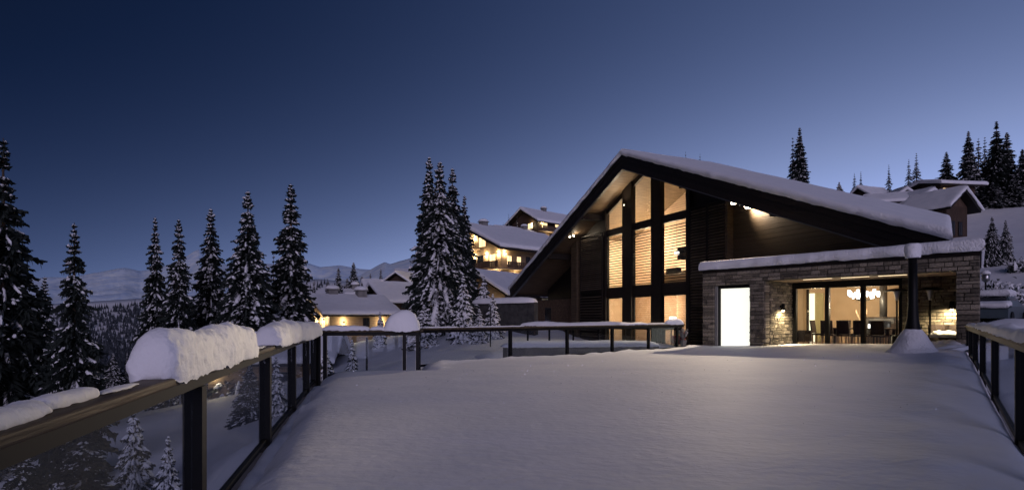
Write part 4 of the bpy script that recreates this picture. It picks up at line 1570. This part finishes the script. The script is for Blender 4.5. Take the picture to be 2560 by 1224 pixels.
SP = {
    'dark_a': spruce_data(1, 12, 2.1, 1.2, .18, .36, 1.2),
    'dark_b': spruce_data(2, 12, 2.0, 1.1, .32, .40, 1.1),
    'mid_a': spruce_data(3, 12, 1.9, 1.15, .52, .34, 1.4),
    'mid_b': spruce_data(4, 12, 1.9, 1.1, .55, .40, 1.4),
    'mid_c': spruce_data(5, 12, 2.2, 1.15, .55, .38, 1.4),
    'heavy_a': spruce_data(6, 12, 2.6, 1.15, .72, .40, 1.15, 1.7),
    'heavy_b': spruce_data(7, 12, 2.3, 1.15, .60, .40, 1.35, 1.4),
    'far_a': spruce_data(8, 12, 2.0, .55, .35, .34, .8),
    'far_b': spruce_data(9, 12, 2.2, .55, .45, .36, .8),
    'bush': spruce_data(10, 5, 1.6, .5, 1.0, .35, 1.1),
}


def tree(kind, px, top, Y, hw, label, base=None, group=None, rz=None, name='spruce_tree', z0=None):
    """top = photo row of the tip, hw = half width in photo pixels at the foot"""
    tr, cr, sn, H, Rr = SP[kind]
    x = (px - 1280) / FPX * Y
    if z0 is None:
        z0 = gz_at(x, Y) - .1 if base is None else CAMH + (HY - base) / FPX * Y
    h = CAMH + (HY - top) / FPX * Y - z0
    o = thing(name, label, 'tree', (x, Y, z0), rz if rz is not None else (px * 1.7) % 6.28, group)
    o.scale = (hw / FPX * Y / Rr, hw / FPX * Y / Rr, h / H)
    for nm, me in (('trunk', tr), ('crown', cr), ('snow_load', sn)):
        c = bpy.data.objects.new(nm, me)
        COL.objects.link(c)
        c.parent = o
        if nm == 'snow_load':
            c['kind'] = 'stuff'
    return o


tree('dark_a', 8, 345, 22, 135, 'tallest dark spruce cut by the left photo edge')
tree('dark_b', 186, 556, 19, 92, 'dark spruce with a twisted snowy top beside the tallest one')
tree('dark_b', 112, 690, 30, 60, 'small dark spruce hidden between the two big dark spruces', rz=1)
tree('mid_b', 388, 541, 38, 54, 'slender spruce, first of the row of five behind the handrail snow')
tree('mid_a', 447, 546, 36, 64, 'shorter open spruce, second of the row of five')
tree('mid_c', 527, 519, 40, 74, 'spruce in the middle of the row of five')
tree('heavy_b', 620, 476, 36, 96, 'broad snow-laden spruce, fourth of the row of five')
tree('mid_a', 727, 458, 40, 84, 'tall narrow spruce closing the row of five, nearest the lit house', rz=2)
tree('far_a', 684, 628, 60, 30, 'small spruce tip between the last two of the row of five')
tree('mid_c', 1073, 390, 47, 66, 'tallest spire of the big snowy spruce clump', rz=.4)
tree('heavy_a', 1100, 403, 42, 104, 'foremost snow-covered spruce of the big clump')
tree('heavy_b', 1131, 419, 46, 78, 'spire on the chalet side of the big spruce clump', rz=2.2)
tree('mid_b', 1161, 488, 50, 50, 'lower thin spruce behind the big spruce clump')
for k, (px, tp, Y, hw, lab) in enumerate(((1158, 690, 36, 46, 'snow-smothered young fir at the foot of the big clump'), (1198, 772, 35, 30, 'low snow-buried bush beside the young fir'), (1232, 735, 37, 32, 'snowy young fir in front of the dark garden wall'),
                                          (1060, 762, 36, 46, 'snow-buried shrub left under the big clump'), (1210, 690, 46, 40, 'frosted young fir behind the garden wall corner'), (950, 778, 40, 22, 'frosted bush against the lit house wall'))):
    tree('bush', px, tp, Y, hw, lab, name='fir_shrub')
tree('bush', 880, 850, 17.5, 30, 'sparse snowy young fir behind the glass of the short railing', name='fir_shrub')
tree('bush', 815, 868, 19, 40, 'frosted shrub behind the corner glass', name='fir_shrub', rz=1)
tree('mid_b', 625, 905, 24, 48, 'frost-covered small spruce seen through the middle glass panel')
tree('bush', 690, 890, 22, 36, 'frosted bush seen through the glass before the corner', name='fir_shrub', rz=2)
tree('dark_b', 205, 1040, 12, 130, 'snowy spruce crown below the nearest handrail')
tree('dark_a', 60, 1090, 10.5, 120, 'dark spruce crown below the handrail at the bottom left corner', rz=2)
tree('bush', 335, 1010, 15, 60, 'snowy shrub on the slope below the big snow block', name='fir_shrub', rz=.5)
tree('bush', 420, 1090, 12, 45, 'thin frosted shrub low on the slope below the handrail', name='fir_shrub', rz=4)
tree('heavy_b', 283, 882, 62, 34, 'lamp-lit pale spruce down the valley side', base=985)
tree('heavy_b', 318, 880, 64, 17, 'thin lamp-lit spruce next to the pale one', base=985, rz=3)
far = [(785, 700, 105, 15, 'little spruce against the snowy glade'), (846, 668, 105, 20, 'pointed spruce left of the taller one behind the roofs'), (884, 655, 110, 25, 'tallest dark spruce behind the village roofs'),
       (905, 690, 108, 22, 'rounder spruce right of the tallest village spruce'), (868, 694, 100, 20, 'short spruce in front of the tallest village spruce'), (820, 702, 100, 18, 'short spruce at the end of the long snowy roof'),
       (926, 682, 130, 12, 'tiny spruce beside the far gable'), (952, 670, 140, 12, 'tiny spruce above the far gable roof'), (975, 682, 140, 11, 'smallest spruce left of the big clump')]
for k, (px, tp, Y, hw, lab) in enumerate(far):
    tree('mid_a' if k % 2 else 'mid_c', px, tp, Y, hw * 1.5, lab, rz=k * 1.3)
right = [(1999, 318, 78, 40, 'mid_b', 'lone tall spruce rising behind the snowy chalet roof'), (1982, 343, 80, 30, 'far_b', 'second stem leaning on the lone tall spruce'),
         (2136, 432, 95, 15, 'far_a', 'small skyline spruce, left one of a pair beyond the roof'), (2152, 429, 95, 15, 'far_b', 'small skyline spruce, right one of a pair beyond the roof'), (2222, 411, 90, 17, 'far_b', 'pale thin skyline spruce behind the low roofs'),
         (2272, 397, 85, 17, 'far_a', 'shorter of the two skyline spruces over the barn gables'), (2291, 382, 85, 24, 'far_b', 'taller of the two skyline spruces over the barn gables'), (2366, 379, 82, 34, 'dark_b', 'broad twin-topped spruce behind the lit upper cabin'),
         (2421, 327, 80, 34, 'mid_b', 'tall dark spruce just right of the upper cabin'), (2446, 345, 84, 28, 'far_a', 'thin spruce, left of the pair beyond the upper cabin'), (2462, 342, 84, 28, 'far_b', 'thin spruce, right of the pair beyond the upper cabin'),
         (2491, 302, 78, 42, 'dark_a', 'tallest spruce on the right skyline'), (2517, 330, 78, 36, 'mid_a', 'second tallest spruce on the right skyline'), (2556, 372, 76, 34, 'mid_c', 'spruce cut by the right photo edge'),
         (2480, 455, 74, 40, 'heavy_b', 'frosted spruce low at the edge of the snow slope'), (2435, 470, 76, 34, 'heavy_a', 'frosted spruce beside the upper cabin wall'), (2535, 440, 73, 40, 'heavy_b', 'frosted spruce at the slope edge near the photo border')]
for k, (px, tp, Y, hw, kd, lab) in enumerate(right):
    tree(kd, px, tp, Y, hw, lab, rz=k * 1.1)
tree('heavy_b', 2480, 541, 36, 26, 'left one of two young snowy spruces on the white slope', base=672)
tree('heavy_a', 2514, 549, 36, 26, 'right one of two young snowy spruces on the white slope', base=672)
tree('bush', 2098, 455, 90, 16, 'reddish frosted treetop over the roof snow', base=500, name='fir_shrub')
for k, (px, tp) in enumerate(((1714, 378), (1750, 383))):
    tree('far_a', px, tp, 110, 12, ['tiny spruce tip, nearer the gable peak, over the chalet roof', 'tiny spruce tip, farther from the gable peak, over the chalet roof'][k])
for k, (px, tp, lab) in enumerate(((1258, 556, 'shortest of three spruces behind the balcony house chimney'), (1272, 534, 'tallest of three spruces behind the balcony house chimney'), (1293, 540, 'third spruce behind the balcony house, by the upper house'))):
    tree('far_b', px, tp, 125, 13, lab, rz=k)


# ---------------------------------------------------------------- houses of the village
def house(name, label, corner, a, L, D, zb, ze, rise, wallm, ov=.9, snow=.5, thick=.22, front=(), gable=(), chim=(), boards=True):
    """corner = world xy of the near corner; local x runs along the eave wall, local y along the gable wall"""
    o = thing(name, label, 'house', (corner[0], corner[1], zb), a)
    h = ze - zb
    MB().box(0, L, 0, D, -1.5, h).build('wall', wallm, o, local=True)
    for x0 in (0, L):                             # gable triangles
        x1 = x0 + (.12 if x0 == 0 else -.12)
        MB().add([(x0, 0, h), (x0, D, h), (x0, D / 2, h + rise), (x1, 0, h), (x1, D, h), (x1, D / 2, h + rise)],
                 [(0, 2, 1), (3, 4, 5), (0, 3, 5, 2), (1, 2, 5, 4), (0, 1, 4, 3)]).build('gable_wall', wallm, o, local=True)
    k = rise / (D / 2)
    for sg in (0, 1):
        y0 = -ov if sg == 0 else D + ov
        z0 = h - k * ov + .02
        zr = h + rise + .02
        ym = D / 2
        v = [(-ov, y0, z0), (L + ov, y0, z0), (L + ov, ym, zr), (-ov, ym, zr)]
        v2 = [(x, y, z + thick) for x, y, z in v]
        m = MB()
        m.hexa(v + v2 if sg == 0 else [v[3], v[2], v[1], v[0], v2[3], v2[2], v2[1], v2[0]])
        rf = m.build('roof', DARKW, o, local=True)
        a_, b_, c_, d_ = v2
        e = .002
        if sg == 0:
            snow_slab('roof_snow', (a_[0] - .05, a_[1] - .1, a_[2] - k * .1 + e), (b_[0] + .05, b_[1] - .1, b_[2] - k * .1 + e), (c_[0] + .05, c_[1] + .05, c_[2] + e), (d_[0] - .05, d_[1] + .05, d_[2] + e), snow, rf, na=26, nb=10, o=.14, seed=L, local=True, amp=.10, edges=(1, 1, 1, 0))
        else:
            snow_slab('roof_snow', (d_[0] - .05, d_[1] - .05, d_[2] + e), (c_[0] + .05, c_[1] - .05, c_[2] + e), (b_[0] + .05, b_[1] + .1, b_[2] - k * .1 + e), (a_[0] - .05, a_[1] + .1, a_[2] - k * .1 + e), snow, rf, na=26, nb=10, o=.14, seed=L + 3, local=True, amp=.10, edges=(1, 1, 0, 1))
    for (x, z, w, hh, lit) in front:
        wn = MB().box(x - w / 2 - .07, x + w / 2 + .07, -.06, -.002, z - .07, z + hh + .07).build('window', TANW if lit else DARKW, o, local=True)
        MB().box(x - w / 2, x + w / 2, -.075, -.062, z, z + hh).build('pane', WARM if lit else PANED, wn, local=True)
        MB().box(x - .02, x + .02, -.085, -.077, z, z + hh).build('mullion', DARKW, wn, local=True)
    for (y, z, w, hh, lit) in gable:
        wn = MB().box(-.06, -.002, y - w / 2 - .07, y + w / 2 + .07, z - .07, z + hh + .07).build('window', TANW if lit else DARKW, o, local=True)
        MB().box(-.075, -.062, y - w / 2, y + w / 2, z, z + hh).build('pane', WARM if lit else PANED, wn, local=True)
        MB().box(-.085, -.077, y - .02, y + .02, z, z + hh).build('mullion', DARKW, wn, local=True)
    for (x, y, s_) in chim:
        zr = h + rise * (1 - abs(y - D / 2) / (D / 2))
        c = MB().box(x - s_ / 2, x + s_ / 2, y - s_ / 2, y + s_ / 2, zr - .3, zr + snow + .75).build('chimney', CONC, o, local=True)
        MB().box(x - s_ * .65, x + s_ * .65, y - s_ * .65, y + s_ * .65, zr + snow + .752, zr + snow + .85).build('cap_stone', CONC, c, local=True)
        cc = (x, y, zr + snow + .85)
        pr = [(s_ * .7, 0), (s_ * .78, .12), (s_ * .7, .3), (s_ * .4, .45), (.02, .5)]
        MB().lathe(cc, pr, 14).build('snow_cap', SNOW_R, c, True, local=True)
    return o


def wl_light(o, p, watts, ang=0, col=(1, .78, .45), both=True):
    """up-and-down wall light at local point p of house o"""
    M = o.matrix_basis
    MB().box(p[0] - .06, p[0] + .06, p[1] - .06, p[1] + .06, p[2] - .12, p[2] + .12).build('wall_light', BLACK, o, local=True)
    MB().box(p[0] - .05, p[0] + .05, p[1] - .05, p[1] + .05, p[2] - .15, p[2] - .122).build('wall_light_lens', WARM2, o, local=True)
    for dz in ((-.25, .25) if both else (-.25,)):
        l = bpy.data.lights.new('wall_light_beam', 'POINT')
        l.energy = watts
        l.color = col
        l.shadow_soft_size = .06
        lo = bpy.data.objects.new('wall_light_beam', l)
        COL.objects.link(lo)
        lo.parent = o
        lo.location = (p[0], p[1], p[2] + dz)


def balcony(o, x0, x1, y0, y1, z, parent_m=TANW, hgt=1.0):
    """slab with plank balustrade on the outer edges (local box)"""
    b = MB().box(x0, x1, y0, y1, z - .18, z).build('balcony', TANW, o, local=True)
    m = MB()
    d = .05
    if x1 - x0 > y1 - y0:
        segs = [((x0, y0), (x1, y0))]
    else:
        segs = [((x0, y0), (x0, y1))]
    for (ax, ay), (bx, by) in segs:
        L_ = math.hypot(bx - ax, by - ay)
        n = int(L_ / .42)
        for i in range(n):
            f0, f1 = i / n, (i + .86) / n
            p0 = (ax + (bx - ax) * f0, ay + (by - ay) * f0)
            p1 = (ax + (bx - ax) * f1, ay + (by - ay) * f1)
            MB().box(min(p0[0], p1[0]) - (.02 if p0[0] == p1[0] else 0), max(p0[0], p1[0]) + (.02 if p0[0] == p1[0] else 0), min(p0[1], p1[1]) - (.02 if p0[1] == p1[1] else 0), max(p0[1], p1[1]) + (.02 if p0[1] == p1[1] else 0), z + .08, z + hgt - .06).build('balustrade_board', BARN, b, local=True)
        MB().box(min(ax, bx) - .05, max(ax, bx) + .05, min(ay, by) - .05, max(ay, by) + .05, z + hgt - .05, z + hgt).build('handrail', BARN, b, local=True)
    return b


a35 = R(35)
hA = house('village_house', 'long low house with snowy roof and two lit wall lights', at(824, HY, 56)[:2], a35, 6.6, 8.2, -1.3, 1.55, 1.55, TANW, ov=.9, snow=.45,
           front=((3.9, 1.5, .6, .8, False),), gable=((2.0, .9, 1.2, 1.5, True), (4.6, .9, .9, 1.5, True), (6.4, 1.2, .8, 1.1, False)), chim=((1.6, 4.4, 1.0), (4.6, 3.6, 1.0)))
wl_light(hA, (1.4, -.3, 1.9), 55)
wl_light(hA, (5.6, -.3, 1.9), 55)
for y in (1.0, 3.3, 5.6):
    wl_light(hA, (-.3, y, 2.2), 45)
balcony(hA, -1.5, -.02, -.6, 7.5, .3)
hB = house('village_house', 'brown house with a deep snowy roof behind the long low house', at(972, HY, 70)[:2], a35, 9, 8, -.8, 3.3, 2.0, BARN, ov=1.1, snow=.55, gable=((3, 1.2, .8, 1.1, False),), front=((3, .6, .8, 1.0, False),))
hC = house('village_house', 'upper house with a wide snow roof and small lit porch', at(935, HY, 92)[:2], R(25), 12, 9, 1.2, 4.7, 2.4, BARN, ov=1.2, snow=.6, gable=((1.2, 1.6, 1.4, 1.3, True), (3.4, 1.6, .8, 1.2, False)), front=((1.4, 1.6, 1.0, 1.3, True),), chim=((8.0, 3.6, .9),))
hC2 = house('village_house', 'small dark gable end set into the upper snow roof', at(1030, HY, 88)[:2], R(75), 6, 5.2, 2.0, 6.4, 1.7, BARN, ov=.8, snow=.45, gable=((2.6, 2.0, 1, 1, False),))
hD = house('village_house', 'dark boxy cabin with a flat snow lid behind the long low roof', at(872, HY, 78)[:2], R(20), 4.6, 4.2, -.6, 4.1, .5, BARN, ov=.5, snow=.5, front=((1.2, 3.1, .6, .5, False), (3.2, 3.1, .6, .5, False)), chim=((1.0, 2.0, .8),))
hD2 = house('village_house', 'farthest snow roof showing beside the big spruce clump', at(1000, HY, 130)[:2], R(15), 12, 8, 5, 10.8, 1.4, BARN, ov=1.0, snow=.7)

# balcony house
hF = house('apartment_house', 'tall lit chalet block with balconies under a sweeping snow roof', at(1253, HY, 82)[:2], R(42), 16, 16, 4.6, 11.9, 3.6, TANW, ov=1.7, snow=.6, thick=.4,
           front=((1.6, 4.6, .9, 1.3, True), (3.6, 4.6, .8, 1.3, True), (5.6, 4.6, .8, 1.4, False), (1.8, 1.4, .9, 1.5, True), (4.0, 1.4, .8, 1.4, True)),
           gable=((2.0, 4.3, 1.3, 1.9, True), (5.0, 4.3, 1.3, 1.9, False), (8.0, 4.3, 1.3, 1.9, True), (2.2, 1.0, 1.3, 1.9, True), (5.0, 1.0, 1.3, 1.9, True), (8.2, 1.0, 1.3, 1.9, True), (4.5, 7.6, 1.6, 1.5, True), (8.0, 7.8, 1.8, 1.8, True)),
           chim=((3.0, 8.0, 1.1),))
for zz in (3.9, .9, 7.3):
    balcony(hF, -2.0, -.02, (-1.5 if zz < 5 else 5.0), 11, zz)
balcony(hF, .0, 12, -1.5, -.02, 3.9)
balcony(hF, .0, 12, -1.5, -.02, .9)
for y in (.6, 3.5, 6.6):
    wl_light(hF, (-.3, y, 6.2), 120)
    wl_light(hF, (-.3, y, 2.8), 120)
wl_light(hF, (-.3, 6.4, 9.2), 120)
wl_light(hF, (.7, -.3, 6.3), 100)
wl_light(hF, (2.8, -.3, 2.9), 80)
hG = house('village_house', 'highest house on the slope with lit balcony, above the balcony block', at(1345, HY, 122)[:2], R(40), 16, 9, 17, 23.0, 2.6, BARN, ov=1.4, snow=.6, thick=.3,
           gable=((2.5, 4.3, 1.6, 1.2, True), (5.6, 1.2, 1.2, 1.2, True)), front=((2, 4.4, 1.6, 1.4, True), (6, 4.6, 1.2, 1.2, True), (3.6, 1.2, 1.3, 1.4, True)), chim=((6, 4.5, 1.0),))
balcony(hG, .0, 14, -1.6, -.02, 3.6)
wl_light(hG, (1.0, -.14, 5.6), 90)
wl_light(hG, (3.0, -.14, 2.4), 90)
wl_light(hG, (-.14, 2.0, 5.2), 90)
hG2 = house('village_house', 'low snow-roofed house left of the highest house', at(1272, HY, 112)[:2], R(38), 8, 8, 11, 18.2, 1.6, BARN, ov=.8, snow=.7, chim=((6.6, 3.0, 1.0),))
hH = house('village_house', 'small orange-lit house tucked under the end of the chalet roof', at(1262, HY, 62)[:2], R(55), 8, 7, -.2, 4.1, 2.0, TANW, ov=1.2, snow=.5, gable=((1.8, 1.2, .9, .9, True), (4.4, 1.2, .9, .9, True)))
wl_light(hH, (-.14, 1.0, 2.6), 60)
wl_light(hH, (-.14, 3.2, 2.4), 60)
# house below the terrace, seen through the glass
hI = house('village_house', 'tan house below the terrace seen through the railing glass', at(520, HY, 34)[:2], R(8), 7, 6, -4.3, -1.6, 1.4, TANW, ov=.7, snow=.4, front=((4.6, 1.0, .8, .9, False),))
wl_light(hI, (.35, -.14, 2.0), 40)
# right-hand cluster
hR1 = house('village_house', 'dark wooden barn with a snowy gable above the annex roof', at(2418, HY, 55)[:2], R(112), 3.6, 3.4, 8.0, 12.3, 1.3, BARN, ov=.8, snow=.40, thick=.3, gable=((1.2, 1.4, .5, 1.3, False), (2.4, 1.4, .5, 1.3, False)))
hR2 = house('village_house', 'dark barn gable beside the wooden barn, with pinkish snow', at(2352, HY, 60)[:2], R(100), 3.6, 3.2, 9.0, 13.6, 1.1, BARN, ov=.6, snow=.5, thick=.3)
hR3 = house('village_house', 'steep little snow roof between the barns and the long low roof', at(2292, HY, 66)[:2], R(85), 3.4, 3.0, 10, 15.2, 1.2, BARN, ov=.6, snow=.5)
hR5 = house('village_house', 'long low roof with pink snow just over the chalet roof edge', at(2190, HY, 62)[:2], R(-18), 6.0, 4, 9, 14.2, .9, BARN, ov=.6, snow=.4)
hR0 = house('village_house', 'farthest small roof left of the barns on the skyline', at(2180, HY, 86)[:2], R(20), 5, 4, 15, 20.3, 1.5, BARN, ov=.6, snow=.5)
hR4 = house('village_house', 'upper cabin with a flat snow roof and one lit window', at(2352, HY, 72)[:2], R(8), 5.2, 5, 14.0, 18.7, .6, BARN, ov=.8, snow=.5, front=((.8, 3.5, 1.0, .8, True),))
wl_light(hR4, (.8, -.3, 4.0), 18, both=False)

# ---------------------------------------------------------------- right yard: parked car, hedge, lamp post
c = at(2482, 786, 25)
cz = gz_at(c[0], c[1])
car = thing('parked_car', 'parked dark car under snow behind the stone annex', 'car', (c[0], c[1], cz), R(38))
V, F = [], []
prof = [(-2.0, .35, .55), (-1.95, .75, .62), (-1.2, .85, .70), (-.75, 1.30, .60), (.6, 1.34, .60), (1.3, .90, .70), (2.0, .78, .62), (2.05, .35, .55)]
pts = [(x, z) for x, z, w in prof]
for sgn in (-1, 1):
    for x, z, w in prof:
        V.append((x, sgn * (.86 if z < 1 else .66), z))
n = len(prof)
F = [tuple(range(n - 1, -1, -1)), tuple(range(n, 2 * n))] + [(i, i + 1, i + 1 + n, i + n) for i in range(n - 1)] + [(n - 1, 0, n, 2 * n - 1)]
put('body', V, F, CARP, car)
for sgn in (-1, 1):
    put('side_window', [(-1.0, sgn * .80, .92), (.95, sgn * .80, .95), (.5, sgn * .70, 1.28), (-.7, sgn * .70, 1.26)], [(0, 1, 2, 3)], PANED, car)
    for x in (-1.25, 1.3):
        w_ = MB()
        ring = [(x + .32 * math.cos(2 * math.pi * k / 16), .32 + .32 * math.sin(2 * math.pi * k / 16)) for k in range(16)]
        vv = [(p, sgn * .72, q) for p, q in ring] + [(p, sgn * .90, q) for p, q in ring]
        w_.add(vv, [tuple(range(16)), tuple(range(31, 15, -1))] + [(k, (k + 1) % 16, (k + 1) % 16 + 16, k + 16) for k in range(16)])
        w_.build('wheel', BLACK, car, local=True)
put('windscreen', [(-1.24, -.72, .90), (-1.24, .72, .90), (-.78, .60, 1.30), (-.78, -.60, 1.30)], [(0, 1, 2, 3)], PANED, car)
snow_slab('snow_cover', (-.8, -.66, 1.35), (.65, -.66, 1.35), (.65, .66, 1.35), (-.8, .66, 1.35), .30, car, na=14, nb=10, o=.06, local=True)
snow_slab('snow_cover', (-2.0, -.8, .80), (-1.25, -.8, .88), (-1.25, .8, .88), (-2.0, .8, .80), .26, car, na=8, nb=10, o=.06, local=True)


def shrub(px, py, Y, w, h, label, seed, snow=.4):
    c = at(px, py, Y)
    c[2] = gz_at(c[0], c[1]) - .1
    r = np.random.default_rng(seed)
    o = thing('hedge_bush', label, 'bush', c)
    V, F, Vs, Fs = [], [], [], []
    for k in range(900):
        d = r.normal(size=3)
        d /= np.linalg.norm(d)
        d[2] = abs(d[2])
        p = d * r.uniform(.6, 1.0) ** .5 * np.array((w, w * .7, h)) * (1 + .2 * r.normal())
        s_ = r.uniform(.04, .11)
        q = r.normal(size=(3, 3)) * s_
        if d[2] > .35 and r.random() < snow:
            q *= 1.3
            i = len(Vs)
            Vs += [p + q[0], p + q[1], p + q[2], p - q[0] * .7]
            Fs += [(i, i + 1, i + 2), (i, i + 1, i + 3)]
        else:
            i = len(V)
            V += [p + q[0], p + q[1], p + q[2]]
            F.append((i, i + 1, i + 2))
    put('foliage', V, F, NEEDLE, o)
    if Fs:
        put('snow_load', Vs, Fs, SNOW_TREE, o)['kind'] = 'stuff'
    for k in range(5):
        a = k * 1.25
        MB().bar((0, 0, -.1), (w * .5 * math.cos(a), w * .4 * math.sin(a), h * .7), .05, .05).build('stem', BARK, o, local=True)


for k, (px, py, Y, w, h, lab) in enumerate(((2462, 770, 27.5, .9, 1.35, 'dark hedge bush directly behind the annex corner'), (2495, 770, 28, 1.0, 1.45, 'dark hedge bush behind the parked car'), (2525, 772, 27, 1.0, 1.3, 'dark hedge bush right of the parked car'),
                                           (2552, 778, 26, .8, .9, 'lower hedge bush towards the photo edge'), (2555, 700, 33, .7, .6, 'small bush in the snow at the right edge of the view'), (2545, 830, 17.5, .45, .5, 'small bush poking over the annex railing snow'))):
    shrub(px, py, Y, w, h, lab, 80 + k)
# lamp post
q = at(2464, 745, 27)
q[2] = gz_at(q[0], q[1])
lpst = thing('lamp_post', 'unlit garden lamp post with a snow-capped head', 'lamp', q)
zt_ = CAMH + (HY - 705) / FPX * 27 - q[2]
MB().lathe(q, [(.07, 0), (.05, .3), (.035, zt_)], 10).build('pole', BLACK, lpst, True)
MB().lathe(q + np.array((0, 0, zt_)), [(.06, 0), (.16, .08), (.18, .34), (.10, .40)], 12).build('lantern', STEEL, lpst, True)
snow_cone('snow_cap', (q[0], q[1], q[2] + zt_ + .40), [(.19, 0), (.2, .08), (.1, .18), (.01, .2)], lpst, 4, .02, 16)
snow_lump('snow_bank', [at(2465, 800, 21) * np.array((1, 1, 0)) + np.array((0, 0, .3)), at(2510, 800, 21.5) * np.array((1, 1, 0)) + np.array((0, 0, .4)), at(2580, 800, 22) * np.array((1, 1, 0)) + np.array((0, 0, .6))], 2.2, .6,
          'smooth snow bank in front of the parked car', 91, n=50, m=20, wob=.10)
# slim marker poles and bare saplings
for k, (px, t, b, Y, lab) in enumerate(((917, 843, 882, 22, 'thin dark pole standing in the snow behind the short railing'), (1226, 765, 835, 33, 'thin dark pole before the garden wall'))):
    p0, p1 = at(px, b, Y), at(px, t, Y)
    p0[2] = min(p0[2], gz_at(p0[0], p0[1]))
    tag(MB().bar(p0, p1, .07, .07, up=(1, 0, 0)).build('marker_pole', BLACK), lab, 'pole')
